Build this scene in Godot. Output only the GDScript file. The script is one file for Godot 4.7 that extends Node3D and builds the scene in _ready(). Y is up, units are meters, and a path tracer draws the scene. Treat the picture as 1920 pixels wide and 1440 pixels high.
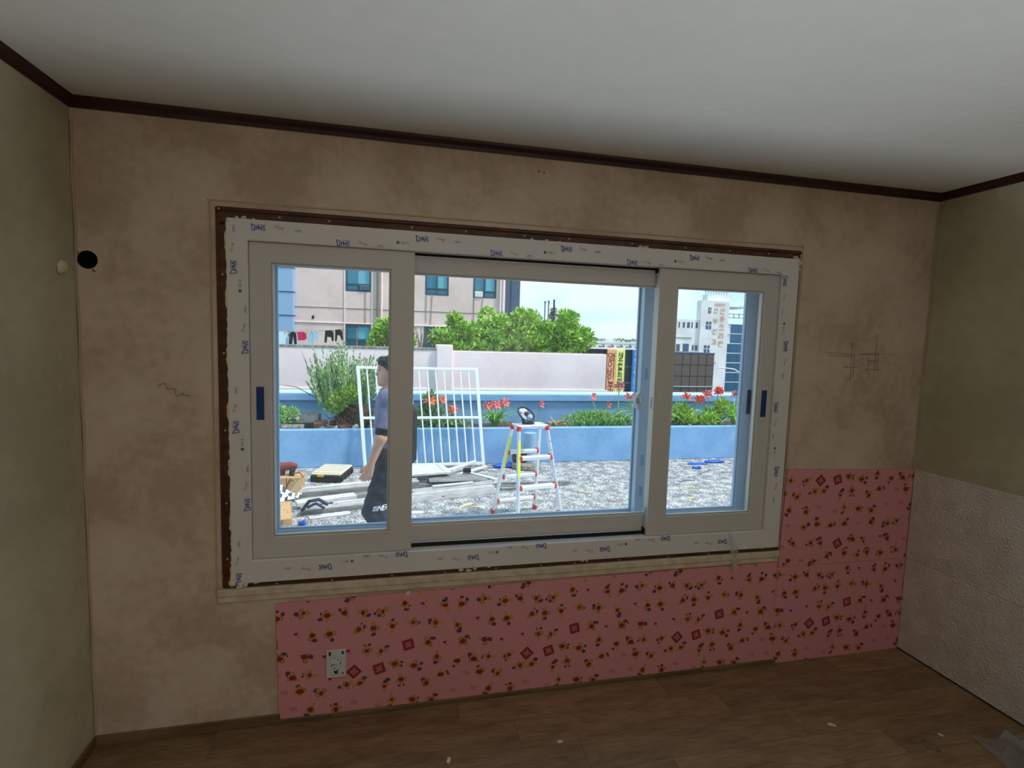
extends Node3D
# A room under renovation with a new white sliding window; a roof terrace outside. Metres, y up, room floor at y 0, window wall at z 0.

const G := -0.3            # level of the terrace outside
const RW := 3.637          # room width
const RH := 2.3            # room height
const RD := 3.7            # room depth behind the window wall

var M := {}
var used := {}
var rng := RandomNumberGenerator.new()

class MB:
	var v := PackedVector3Array()
	var n := PackedVector3Array()
	var c := PackedColorArray()
	var col := Color.WHITE
	var strokes := 0

	func trin(a: Vector3, b: Vector3, d: Vector3, na: Vector3, nb: Vector3, nd: Vector3) -> void:
		v.append(a); v.append(d); v.append(b)
		n.append(na); n.append(nd); n.append(nb)
		c.append(col); c.append(col); c.append(col)

	func tri(a: Vector3, b: Vector3, d: Vector3) -> void:
		var m := (b - a).cross(d - a)
		if m.length_squared() < 1e-18: return
		m = m.normalized()
		trin(a, b, d, m, m, m)

	func quad(a: Vector3, b: Vector3, d: Vector3, e: Vector3) -> void:
		tri(a, b, d); tri(a, d, e)

	func ctri(a: Vector3, b: Vector3, d: Vector3, ctr: Vector3) -> void:
		if (b - a).cross(d - a).dot((a + b + d) / 3.0 - ctr) < 0.0: tri(a, d, b)
		else: tri(a, b, d)

	func cquad(a: Vector3, b: Vector3, d: Vector3, e: Vector3, ctr: Vector3) -> void:
		ctri(a, b, d, ctr); ctri(a, d, e, ctr)

	func box(lo: Vector3, hi: Vector3, bev := 0.0, xf := Transform3D.IDENTITY) -> MB:
		var ctr := (lo + hi) * 0.5
		var h := (hi - lo) * 0.5
		var b: float = min(bev, min(h.x, min(h.y, h.z)) * 0.9)
		var wc := xf * ctr
		var pt := func(s: Vector3, ax: int) -> Vector3:
			var q := h - Vector3(b, b, b)
			q[ax] = h[ax]
			return xf * (ctr + q * s)
		for ax in 3:
			var u := (ax + 1) % 3
			var w := (ax + 2) % 3
			for sg in [-1.0, 1.0]:
				var cs: Array[Vector3] = []
				for k in [[-1.0, -1.0], [1.0, -1.0], [1.0, 1.0], [-1.0, 1.0]]:
					var s := Vector3.ZERO
					s[ax] = sg; s[u] = k[0]; s[w] = k[1]
					cs.append(pt.call(s, ax))
				cquad(cs[0], cs[1], cs[2], cs[3], wc)
			if b > 0.0:
				for su in [-1.0, 1.0]:
					for sw in [-1.0, 1.0]:
						var s0 := Vector3.ZERO
						s0[u] = su; s0[w] = sw; s0[ax] = -1.0
						var s1 := s0
						s1[ax] = 1.0
						cquad(pt.call(s0, u), pt.call(s1, u), pt.call(s1, w), pt.call(s0, w), wc)
		if b > 0.0:
			for sx in [-1.0, 1.0]:
				for sy in [-1.0, 1.0]:
					for sz in [-1.0, 1.0]:
						var s := Vector3(sx, sy, sz)
						ctri(pt.call(s, 0), pt.call(s, 1), pt.call(s, 2), wc)
		return self

	# a box beam from p0 to p1: w across, h along 'up'
	func bar(p0: Vector3, p1: Vector3, w: float, h: float, up := Vector3.UP, bev := 0.0) -> MB:
		var d := p1 - p0
		var L := d.length()
		d /= L
		var s := d.cross(up).normalized()
		var t := s.cross(d).normalized()
		return box(Vector3(-w / 2, -h / 2, 0), Vector3(w / 2, h / 2, L), bev, Transform3D(Basis(s, t, d), p0))

	func tube(pts: Array, radii, sides := 8, cap := true) -> MB:
		var P: Array[Vector3] = []
		for q in pts: P.append(q)
		var m := P.size()
		var rings: Array = []
		var nors: Array = []
		var d0 := (P[1] - P[0]).normalized()
		var s := d0.cross(Vector3.UP)
		if s.length() < 0.01: s = d0.cross(Vector3.RIGHT)
		s = s.normalized()
		for i in m:
			var d := (P[min(i + 1, m - 1)] - P[max(i - 1, 0)]).normalized()
			s = (s - d * s.dot(d)).normalized()
			var t := d.cross(s)
			var r: float = radii[i] if radii is Array else radii
			var ring: Array[Vector3] = []
			var nn: Array[Vector3] = []
			for k in sides:
				var a := TAU * k / sides
				var o := s * cos(a) + t * sin(a)
				ring.append(P[i] + o * r); nn.append(o)
			rings.append(ring); nors.append(nn)
		for i in m - 1:
			for k in sides:
				var k2 := (k + 1) % sides
				trin(rings[i][k], rings[i][k2], rings[i + 1][k2], nors[i][k], nors[i][k2], nors[i + 1][k2])
				trin(rings[i][k], rings[i + 1][k2], rings[i + 1][k], nors[i][k], nors[i + 1][k2], nors[i + 1][k])
		if cap:
			for k in sides:
				var k2 := (k + 1) % sides
				ctri(P[0], rings[0][k], rings[0][k2], P[1])
				ctri(P[m - 1], rings[m - 1][k], rings[m - 1][k2], P[m - 2])
		return self

	# profile: Vector2(radius, height) from bottom to top
	func lathe(prof: Array, segs := 16, xf := Transform3D.IDENTITY) -> MB:
		for i in prof.size() - 1:
			var a: Vector2 = prof[i]
			var b: Vector2 = prof[i + 1]
			var t := b - a
			if t.length() < 1e-7: continue
			var nr := Vector2(t.y, -t.x).normalized()
			for k in segs:
				var a0 := TAU * k / segs
				var a1 := TAU * (k + 1) / segs
				var f := func(q: Vector2, an: float) -> Vector3: return xf * Vector3(q.x * cos(an), q.y, q.x * sin(an))
				var g := func(an: float) -> Vector3: return (xf.basis * Vector3(nr.x * cos(an), nr.y, nr.x * sin(an))).normalized()
				var p00: Vector3 = f.call(a, a0)
				var p01: Vector3 = f.call(a, a1)
				var p10: Vector3 = f.call(b, a0)
				var p11: Vector3 = f.call(b, a1)
				var n0: Vector3 = g.call(a0)
				var n1: Vector3 = g.call(a1)
				trin(p00, p11, p01, n0, n1, n1)
				trin(p00, p10, p11, n0, n0, n1)
		return self

	# polygon in the xy plane of xf, from z0 to z1
	func prism(poly: PackedVector2Array, z0: float, z1: float, xf := Transform3D.IDENTITY) -> MB:
		var idx := Geometry2D.triangulate_polygon(poly)
		var cw := Geometry2D.is_polygon_clockwise(poly)
		for i in range(0, idx.size(), 3):
			var a := poly[idx[i]]
			var b := poly[idx[i + 1]]
			var d := poly[idx[i + 2]]
			if (b - a).cross(d - a) < 0.0:
				var t := b
				b = d; d = t
			tri(xf * Vector3(a.x, a.y, z1), xf * Vector3(b.x, b.y, z1), xf * Vector3(d.x, d.y, z1))
			tri(xf * Vector3(a.x, a.y, z0), xf * Vector3(d.x, d.y, z0), xf * Vector3(b.x, b.y, z0))
		var m := poly.size()
		for i in m:
			var a := poly[i]
			var b := poly[(i + 1) % m]
			if cw:
				var t := a
				a = b; b = t
			quad(xf * Vector3(a.x, a.y, z0), xf * Vector3(b.x, b.y, z0), xf * Vector3(b.x, b.y, z1), xf * Vector3(a.x, a.y, z1))
		return self

	func ell(ctr: Vector3, r: Vector3, segs := 10, rings := 6, wob := 0.0, seed := 1, bs := Basis.IDENTITY) -> MB:
		var rg := RandomNumberGenerator.new()
		rg.seed = seed
		var P: Array = []
		var N: Array = []
		for i in rings + 1:
			var th := PI * i / rings
			var row: Array[Vector3] = []
			var nrow: Array[Vector3] = []
			var pole := 1.0 + rg.randf_range(-wob, wob)
			for k in segs:
				var ph := TAU * k / segs
				var d := Vector3(sin(th) * cos(ph), cos(th), sin(th) * sin(ph))
				var w: float = pole if i == 0 or i == rings else 1.0 + rg.randf_range(-wob, wob)
				row.append(ctr + bs * (d * r * w))
				nrow.append((bs * (d / r)).normalized())
			P.append(row); N.append(nrow)
		for i in rings:
			for k in segs:
				var k2 := (k + 1) % segs
				trin(P[i][k], P[i][k2], P[i + 1][k2], N[i][k], N[i][k2], N[i + 1][k2])
				trin(P[i][k], P[i + 1][k2], P[i + 1][k], N[i][k], N[i + 1][k2], N[i + 1][k])
		return self

	# leaf-like strip along pts; side gives the width direction, widths per point
	func strip(pts: Array, side: Vector3, widths: Array, fold := 0.0) -> MB:
		for i in pts.size() - 1:
			var d: Vector3 = (pts[i + 1] - pts[i]).normalized()
			var up := side.cross(d).normalized()
			var a: Vector3 = pts[i] - side * widths[i] + up * fold * widths[i]
			var b: Vector3 = pts[i]
			var e: Vector3 = pts[i] + side * widths[i] + up * fold * widths[i]
			var a2: Vector3 = pts[i + 1] - side * widths[i + 1] + up * fold * widths[i + 1]
			var b2: Vector3 = pts[i + 1]
			var e2: Vector3 = pts[i + 1] + side * widths[i + 1] + up * fold * widths[i + 1]
			if fold == 0.0:
				quad(a, e, e2, a2)
			else:
				quad(a, b, b2, a2); quad(b, e, e2, b2)
		return self

	# flat pen stroke in the xy plane of xf, facing +z
	func stroke(pts: Array, w: float, xf := Transform3D.IDENTITY) -> MB:
		for i in pts.size() - 1:
			var a: Vector2 = pts[i]
			var b: Vector2 = pts[i + 1]
			var d := (b - a)
			if d.length() < 1e-6: continue
			d = d.normalized()
			var s := Vector2(-d.y, d.x) * w * 0.5
			a -= d * w * 0.4
			b += d * w * 0.4
			var q := [a - s, b - s, b + s, a + s]
			strokes += 1
			var z := w * 0.03 * (strokes % 24)      # each pass of the pen lies on the one before
			quad(xf * Vector3(q[0].x, q[0].y, z), xf * Vector3(q[1].x, q[1].y, z), xf * Vector3(q[2].x, q[2].y, z), xf * Vector3(q[3].x, q[3].y, z))
		return self

	func mesh() -> ArrayMesh:
		var ar := []
		ar.resize(Mesh.ARRAY_MAX)
		ar[Mesh.ARRAY_VERTEX] = v
		ar[Mesh.ARRAY_NORMAL] = n
		ar[Mesh.ARRAY_COLOR] = c
		var m := ArrayMesh.new()
		m.add_surface_from_arrays(Mesh.PRIMITIVE_TRIANGLES, ar)
		return m

func mb() -> MB:
	return MB.new()

func numbered(called: String) -> String:
	if not used.has(called):
		used[called] = 0
		return called
	used[called] += 1
	return "%s_%03d" % [called, used[called]]

func obj(called: String, b, m: Material, parent: Node = null) -> MeshInstance3D:
	var o := MeshInstance3D.new()
	o.mesh = b if b is Mesh else b.mesh()
	o.material_override = m
	o.cast_shadow = GeometryInstance3D.SHADOW_CASTING_SETTING_ON
	if parent == null:
		o.name = numbered(called)
		add_child(o)
	else:
		o.name = called
		parent.add_child(o, true)
	return o

func tag(o: Node, label: String, category: String, group := "") -> Node:
	o.set_meta("label", label)
	o.set_meta("category", category)
	if group != "": o.set_meta("group", group)
	return o

func thing(called: String, label: String, category: String, at := Vector3.ZERO, group := "", turn := 0.0) -> Node3D:
	var o := Node3D.new()
	o.name = numbered(called)
	add_child(o)
	o.position = at
	o.rotation.y = turn
	tag(o, label, category, group)
	return o

func stuff(o: Node) -> Node:
	o.set_meta("kind", "stuff")
	return o

func struct(o: Node, label := "") -> Node:
	o.set_meta("kind", "structure")
	if label != "": o.set_meta("label", label)
	return o

func frame(called: String) -> Node3D:
	var o := Node3D.new()
	o.name = called
	add_child(o)
	return o

# ---------- materials ----------
func std(c: Color, rough := 0.7, metal := 0.0) -> StandardMaterial3D:
	var m := StandardMaterial3D.new()
	m.albedo_color = c
	m.roughness = rough
	m.metallic = metal
	return m

# layered noise mapped through a colour ramp: layers [seed, frequency, octaves, weight, stretch_x]
func noise_bytes(size: int, layers: Array) -> PackedFloat32Array:
	var out := PackedFloat32Array()
	out.resize(size * size)
	for l in layers:
		var f := FastNoiseLite.new()
		f.seed = l[0]
		f.frequency = l[1]
		f.noise_type = FastNoiseLite.TYPE_SIMPLEX_SMOOTH
		f.fractal_octaves = l[2]
		var stretch: int = l[4] if l.size() > 4 else 1
		var im: Image = f.get_seamless_image(size, size)
		if im.get_format() != Image.FORMAT_L8: im.convert(Image.FORMAT_L8)
		if stretch > 1:
			im.resize(size * stretch, size, Image.INTERPOLATE_BILINEAR)
			im.crop(size, size)
		var by := im.get_data()
		var w: float = l[3] / 255.0
		for i in by.size(): out[i] += by[i] * w
	return out

func ramp_tex(size: int, layers: Array, ramp: Array) -> ImageTexture:
	var f := noise_bytes(size, layers)
	var lut := []
	for i in 256:
		var t := i / 255.0
		var col: Color = ramp[0][1]
		for k in ramp.size() - 1:
			if t >= ramp[k][0]:
				col = ramp[k][1].lerp(ramp[k + 1][1], clamp((t - ramp[k][0]) / (ramp[k + 1][0] - ramp[k][0]), 0, 1))
		lut.append([int(col.r * 255), int(col.g * 255), int(col.b * 255)])
	var by := PackedByteArray()
	by.resize(size * size * 3)
	var j := 0
	for i in f.size():
		var e: Array = lut[clampi(int(f[i] * 255.0), 0, 255)]
		by[j] = e[0]; by[j + 1] = e[1]; by[j + 2] = e[2]
		j += 3
	var im := Image.create_from_data(size, size, false, Image.FORMAT_RGB8, by)
	im.generate_mipmaps()
	return ImageTexture.create_from_image(im)

func bump_tex(size: int, layers: Array, depth: float) -> ImageTexture:
	var f := noise_bytes(size, layers)
	var by := PackedByteArray()
	by.resize(size * size)
	for i in f.size(): by[i] = clampi(int(f[i] * 255.0), 0, 255)
	var im := Image.create_from_data(size, size, false, Image.FORMAT_L8, by)
	im.convert(Image.FORMAT_RGBA8)
	im.bump_map_to_normal_map(depth)
	return ImageTexture.create_from_image(im)

func tri_mat(tex: Texture2D, per_m: float, rough := 0.8, nrm: Texture2D = null, nscale := 1.0, world := true) -> StandardMaterial3D:
	var m := StandardMaterial3D.new()
	m.albedo_texture = tex
	m.roughness = rough
	m.uv1_triplanar = true
	m.uv1_world_triplanar = world
	m.uv1_scale = Vector3.ONE * per_m
	if nrm:
		m.normal_enabled = true
		m.normal_texture = nrm
		m.normal_scale = nscale
	return m

func glass(c: Color, a: float) -> StandardMaterial3D:
	var m := std(Color(c.r, c.g, c.b, a), 0.02)
	m.transparency = BaseMaterial3D.TRANSPARENCY_ALPHA
	return m

func leafy(c: Color, back := 0.35) -> StandardMaterial3D:
	var m := std(c, 0.6)
	m.vertex_color_use_as_albedo = true
	m.backlight_enabled = true
	m.backlight = Color(c.r * back, c.g * back, c.b * back)
	m.cull_mode = BaseMaterial3D.CULL_DISABLED
	return m

func vc(c: Color, k: float) -> Color:
	return Color(clamp(c.r * k, 0, 1), clamp(c.g * k, 0, 1), clamp(c.b * k, 0, 1))

func dot(im: Image, cx: float, cy: float, r: float, col: Color, sx := 1.0) -> void:
	var s := im.get_width()
	var rr := int(ceil(r * max(1.0, sx))) + 1
	for y in range(int(cy) - rr, int(cy) + rr + 1):
		for x in range(int(cx) - rr, int(cx) + rr + 1):
			var d := Vector2((x - cx) / sx, y - cy).length()
			var a: float = clamp(r - d + 0.5, 0.0, 1.0)
			if a > 0.0:
				var px := posmod(x, s)
				var py := posmod(y, s)
				im.set_pixel(px, py, im.get_pixel(px, py).lerp(col, a * col.a))

func line(im: Image, a: Vector2, b: Vector2, r: float, col: Color) -> void:
	var m := int(max(2, a.distance_to(b) / max(r * 0.6, 0.7)))
	for i in m + 1:
		var p := a.lerp(b, float(i) / m)
		dot(im, p.x, p.y, r, col)

# pink foam wallpaper printed with scattered small blossoms, hearts, framed diamonds and faint scribbles
func floral_tex() -> ImageTexture:
	var s := 1024
	var im := Image.create(s, s, false, Image.FORMAT_RGB8)
	im.fill(Color(0.88, 0.60, 0.625))
	var r := RandomNumberGenerator.new()
	r.seed = 77
	for x in s:                          # fine vertical ribs of the foam skin
		if x % 23 == 0:
			im.fill_rect(Rect2i(x, 0, 2, s), Color(0.855, 0.57, 0.595))
	var yel := Color(0.80, 0.62, 0.30)
	var red := Color(0.62, 0.12, 0.07)
	var pur := Color(0.40, 0.25, 0.33)
	var n := 9
	var q := float(s) / n
	for j in n:
		for i in n:
			var c := Vector2((i + 0.5 + (0.5 if j % 2 else 0.0)) * q, (j + 0.5) * q) + Vector2(r.randf_range(-26, 26), r.randf_range(-24, 24))
			var t := r.randf()
			var an := r.randf() * TAU
			var e := Vector2(cos(an), sin(an))
			var f := Vector2(-e.y, e.x)
			if t < 0.72:                   # small blossom with red heart, bud and dark leaves
				for k in 2:
					var lp := c - e * r.randf_range(24, 38) + f * r.randf_range(-20, 20)
					dot(im, lp.x, lp.y, r.randf_range(6, 12), pur, r.randf_range(0.6, 1.6))
				var petals := 3 + r.randi() % 2
				for k in petals:
					var a2 := an + TAU * k / petals
					var p := c + Vector2(cos(a2), sin(a2)) * r.randf_range(12, 24)
					dot(im, p.x, p.y, r.randf_range(10, 14), yel.darkened(0.28))
					dot(im, p.x, p.y, r.randf_range(7, 10), yel)
				dot(im, c.x + e.x * 3, c.y + e.y * 3, r.randf_range(10, 15), red, r.randf_range(0.8, 1.5))
				var bp := c + e * 38.0
				dot(im, bp.x, bp.y, r.randf_range(7, 12), yel)
			elif t < 0.82:                 # framed diamond
				for k in 4:
					var a0 := an * 0.1 + TAU * k / 4
					line(im, c + Vector2(cos(a0), sin(a0)) * 34, c + Vector2(cos(a0 + PI / 2), sin(a0 + PI / 2)) * 34, 8.0, Color(0.60, 0.17, 0.22))
				dot(im, c.x, c.y, 16, Color(0.72, 0.36, 0.36))
				dot(im, c.x, c.y, 6, yel)
			elif t < 0.90:                 # heart on a string
				dot(im, c.x - 5, c.y, 7, Color(0.65, 0.2, 0.3))
				dot(im, c.x + 5, c.y, 7, Color(0.65, 0.2, 0.3))
				dot(im, c.x, c.y + 7, 5, Color(0.65, 0.2, 0.3))
				line(im, c + Vector2(0, 8), c + Vector2(22, 26), 1.2, Color(0.6, 0.33, 0.35))
			else:                          # faint scribble
				for k in 4:
					line(im, c + Vector2(-18 + k * 9, -14), c + Vector2(-10 + k * 9, 14), 1.6, Color(0.74, 0.43, 0.47))
				line(im, c + Vector2(-22, -4), c + Vector2(22, 3), 1.4, Color(0.74, 0.43, 0.47))
	im.generate_mipmaps()
	return ImageTexture.create_from_image(im)

# ---------- lettering drawn as pen strokes ----------
const LEADS := ["ㄱ", "ㄲ", "ㄴ", "ㄷ", "ㄸ", "ㄹ", "ㅁ", "ㅂ", "ㅃ", "ㅅ", "ㅆ", "ㅇ", "ㅈ", "ㅉ", "ㅊ", "ㅋ", "ㅌ", "ㅍ", "ㅎ"]
const VOWELS := ["ㅏ", "ㅐ", "ㅑ", "ㅒ", "ㅓ", "ㅔ", "ㅕ", "ㅖ", "ㅗ", "ㅘ", "ㅙ", "ㅚ", "ㅛ", "ㅜ", "ㅝ", "ㅞ", "ㅟ", "ㅠ", "ㅡ", "ㅢ", "ㅣ"]
const TAILS := ["", "ㄱ", "ㄲ", "ㄳ", "ㄴ", "ㄵ", "ㄶ", "ㄷ", "ㄹ", "ㄺ", "ㄻ", "ㄼ", "ㄽ", "ㄾ", "ㄿ", "ㅀ", "ㅁ", "ㅂ", "ㅄ", "ㅅ", "ㅆ", "ㅇ", "ㅈ", "ㅊ", "ㅋ", "ㅌ", "ㅍ", "ㅎ"]

func ring2(c: Vector2, r: Vector2, m := 12) -> Array:
	var out := []
	for i in m + 1: out.append(c + Vector2(cos(TAU * i / m), sin(TAU * i / m)) * r)
	return out

func jamo(j: String) -> Array:
	var V := func(a: Array) -> Array:
		var o := []
		for i in range(0, a.size(), 2): o.append(Vector2(a[i], a[i + 1]))
		return o
	match j:
		"ㄱ": return [V.call([0, 0, 1, 0, 0.9, 1])]
		"ㄴ": return [V.call([0, 0, 0, 1, 1, 1])]
		"ㄷ": return [V.call([1, 0, 0, 0, 0, 1, 1, 1])]
		"ㄹ": return [V.call([0, 0, 1, 0, 1, 0.5, 0, 0.5, 0, 1, 1, 1])]
		"ㅁ": return [V.call([0, 0, 1, 0, 1, 1, 0, 1, 0, 0])]
		"ㅂ": return [V.call([0, 0, 0, 1, 1, 1, 1, 0]), V.call([0, 0.5, 1, 0.5])]
		"ㅅ": return [V.call([0.5, 0, 0, 1]), V.call([0.5, 0.25, 1, 1])]
		"ㅇ": return [ring2(Vector2(0.5, 0.5), Vector2(0.5, 0.5))]
		"ㅈ": return [V.call([0, 0, 1, 0]), V.call([0.5, 0, 0, 1]), V.call([0.5, 0.3, 1, 1])]
		"ㅊ": return [V.call([0.35, 0, 0.65, 0]), V.call([0, 0.25, 1, 0.25]), V.call([0.5, 0.25, 0, 1]), V.call([0.5, 0.5, 1, 1])]
		"ㅎ": return [V.call([0.35, 0, 0.65, 0]), V.call([0, 0.22, 1, 0.22]), ring2(Vector2(0.5, 0.68), Vector2(0.36, 0.32))]
		"ㅣ": return [V.call([0.7, 0, 0.7, 1])]
		"ㅏ": return [V.call([0.4, 0, 0.4, 1]), V.call([0.4, 0.5, 1, 0.5])]
		"ㅓ": return [V.call([0.8, 0, 0.8, 1]), V.call([0, 0.5, 0.8, 0.5])]
		"ㅕ": return [V.call([0.8, 0, 0.8, 1]), V.call([0.1, 0.35, 0.8, 0.35]), V.call([0.1, 0.65, 0.8, 0.65])]
		"ㅔ": return [V.call([0.55, 0, 0.55, 1]), V.call([1, 0, 1, 1]), V.call([0, 0.5, 0.55, 0.5])]
		"ㅗ": return [V.call([0, 1, 1, 1]), V.call([0.5, 0.2, 0.5, 1])]
		"ㅜ": return [V.call([0, 0.1, 1, 0.1]), V.call([0.5, 0.1, 0.5, 1])]
		"ㅠ": return [V.call([0, 0.1, 1, 0.1]), V.call([0.35, 0.1, 0.35, 1]), V.call([0.65, 0.1, 0.65, 1])]
		"ㅡ": return [V.call([0, 0.5, 1, 0.5])]
	return []

# the strokes of one syllable block in a unit square, y up
func syllable(ch: String) -> Array:
	var code := ch.unicode_at(0) - 0xAC00
	if code < 0: return []
	var L: String = LEADS[code / 588]
	var V: String = VOWELS[(code % 588) / 28]
	var T: String = TAILS[code % 28]
	var lay := []
	var two := {"ㅘ": ["ㅗ", "ㅏ"], "ㅝ": ["ㅜ", "ㅓ"], "ㅢ": ["ㅡ", "ㅣ"]}
	var hgt := 0.6 if T != "" else 1.0
	if V in two:
		lay = [[L, 0.08, 0.02, 0.48, 0.46 * hgt], [two[V][0], 0.0, 0.54 * hgt, 0.64, 0.3 * hgt], [two[V][1], 0.66, 0.0, 0.34, hgt]]
	elif V in ["ㅗ", "ㅜ", "ㅠ", "ㅡ"]:
		lay = [[L, 0.16, 0.0, 0.68, 0.5 * hgt], [V, 0.0, 0.55 * hgt, 1.0, 0.42 * hgt]]
	else:
		lay = [[L, 0.02, 0.1 * hgt, 0.5, 0.75 * hgt], [V, 0.58, 0.0, 0.4, hgt]]
	if T != "": lay.append([T, 0.14, 0.68, 0.72, 0.32])
	var out := []
	for e in lay:
		for pl in jamo(e[0]):
			var q := []
			for p in pl: q.append(Vector2(e[1] + p.x * e[3], 1.0 - (e[2] + p.y * e[4])))
			out.append(q)
	return out

# a column of syllables, top centre at 'top' of xf
func hangul_column(b: MB, txt: String, top: Vector2, size: float, pitch: float, pen: float, xf: Transform3D) -> void:
	for i in txt.length():
		for pl in syllable(txt[i]):
			var q := []
			for p in pl: q.append(top + Vector2((p.x - 0.5) * size, -pitch * i - size + p.y * size))
			b.stroke(q, pen, xf)

# ---------- signed distance figures ----------
# items: [a, b, ra, rb] tapered capsules; e: [centre, radii] ellipsoids, smoothly joined
func sdf(p: Vector3, caps: Array, ells: Array, k: float) -> float:
	var d := 9.0
	for q in caps:
		var a: Vector3 = q[0]
		var ab: Vector3 = q[1] - a
		var pa := p - a
		var t: float = clamp(pa.dot(ab) / ab.length_squared(), 0.0, 1.0)
		var e: float = (pa - ab * t).length() - lerpf(q[2], q[3], t)
		if e < d + k:
			var h: float = clamp(0.5 + 0.5 * (d - e) / k, 0.0, 1.0)
			d = lerpf(d, e, h) - k * h * (1.0 - h)
	for q in ells:
		var r: Vector3 = q[1]
		var u: Vector3 = (p - q[0]) / r
		var l := u.length()
		var e: float = (l - 1.0) * min(r.x, min(r.y, r.z))
		if e < d + k:
			var h: float = clamp(0.5 + 0.5 * (d - e) / k, 0.0, 1.0)
			d = lerpf(d, e, h) - k * h * (1.0 - h)
	return d

func nets(b: MB, f: Callable, lo: Vector3, hi: Vector3, cell: float) -> void:
	var nx := int(ceil((hi.x - lo.x) / cell)) + 1
	var ny := int(ceil((hi.y - lo.y) / cell)) + 1
	var nz := int(ceil((hi.z - lo.z) / cell)) + 1
	var D := PackedFloat32Array()
	D.resize(nx * ny * nz)
	D.fill(1.0)
	var B := 4
	for bx in range(0, nx, B):
		for by in range(0, ny, B):
			for bz in range(0, nz, B):
				var c := lo + Vector3(bx + 1.5, by + 1.5, bz + 1.5) * cell
				var dc: float = f.call(c)
				if absf(dc) > cell * 4.5:
					if dc < 0.0:
						for x in range(bx, min(bx + B, nx)):
							for y in range(by, min(by + B, ny)):
								for z in range(bz, min(bz + B, nz)): D[(x * ny + y) * nz + z] = dc
					continue
				for x in range(bx, min(bx + B, nx)):
					for y in range(by, min(by + B, ny)):
						for z in range(bz, min(bz + B, nz)):
							D[(x * ny + y) * nz + z] = f.call(lo + Vector3(x, y, z) * cell)
	var P := {}
	var N := {}
	var sy := nz
	var sx := ny * nz
	for x in nx - 1:
		for y in ny - 1:
			for z in nz - 1:
				var i := x * sx + y * sy + z
				var w := [D[i], D[i + sx], D[i + sy], D[i + sx + sy], D[i + 1], D[i + sx + 1], D[i + sy + 1], D[i + sx + sy + 1]]
				var neg := 0
				for q in w: if q < 0.0: neg += 1
				if neg == 0 or neg == 8: continue
				var s := Vector3.ZERO
				var m := 0
				for e in [[0, 1], [2, 3], [4, 5], [6, 7], [0, 2], [1, 3], [4, 6], [5, 7], [0, 4], [1, 5], [2, 6], [3, 7]]:
					var a: float = w[e[0]]
					var c2: float = w[e[1]]
					if (a < 0.0) != (c2 < 0.0):
						var t := a / (a - c2)
						var pa := Vector3(e[0] & 1, (e[0] >> 1) & 1, e[0] >> 2)
						var pb := Vector3(e[1] & 1, (e[1] >> 1) & 1, e[1] >> 2)
						s += pa.lerp(pb, t)
						m += 1
				P[i] = lo + (Vector3(x, y, z) + s / m) * cell
				N[i] = Vector3(w[1] + w[3] + w[5] + w[7] - w[0] - w[2] - w[4] - w[6], w[2] + w[3] + w[6] + w[7] - w[0] - w[1] - w[4] - w[5], w[4] + w[5] + w[6] + w[7] - w[0] - w[1] - w[2] - w[3]).normalized()
	for i in P:
		var d0 := D[i]
		for ax in 3:
			var st: int = [sx, sy, 1][ax]
			var u: int = [sy, 1, sx][ax]
			var w: int = [1, sx, sy][ax]
			var d1 := D[i + st]
			if (d0 < 0.0) == (d1 < 0.0): continue
			if not (P.has(i - u) and P.has(i - w) and P.has(i - u - w)): continue
			var q := [i, i - u, i - u - w, i - w]
			if d0 >= 0.0: q = [i, i - w, i - u - w, i - u]
			b.trin(P[q[0]], P[q[1]], P[q[2]], N[q[0]], N[q[1]], N[q[2]])
			b.trin(P[q[0]], P[q[2]], P[q[3]], N[q[0]], N[q[2]], N[q[3]])

# ---------- the scene ----------
func sky_image() -> ImageTexture:
	# high thin overcast: pale cyan-white, with broad grey-blue cloud patches
	var w := 512
	var h := 256
	var f := FastNoiseLite.new()
	f.seed = 11
	f.frequency = 1.0
	f.fractal_octaves = 4
	var im := Image.create(w, h, false, Image.FORMAT_RGBF)
	for y in h:
		var el := PI / 2 - PI * (y + 0.5) / h
		for x in w:
			var az := TAU * (x + 0.5) / w
			var d := Vector3(cos(el) * sin(az), sin(el), cos(el) * cos(az))
			var k := d / (absf(d.y) + 0.35)
			var t: float = clamp(f.get_noise_3d(k.x * 1.3, k.y * 2.2, k.z * 1.3) * 1.9 + 0.36, 0.0, 1.0)
			var c := Color(0.84, 1.14, 1.18).lerp(Color(0.58, 0.89, 1.02), t).lerp(Color(0.50, 0.80, 1.16), smoothstep(0.35, 1.0, d.y) * 0.8)
			im.set_pixel(x, y, c if el > -0.02 else Color(0.42, 0.46, 0.47))
	return ImageTexture.create_from_image(im)

func _ready() -> void:
	rng.seed = 20240
	setup_view()
	materials()
	room()
	window()
	wall_things()
	terrace()
	planter_plants()
	terrace_things()
	neighbours()
	far_town()
	person()

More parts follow.
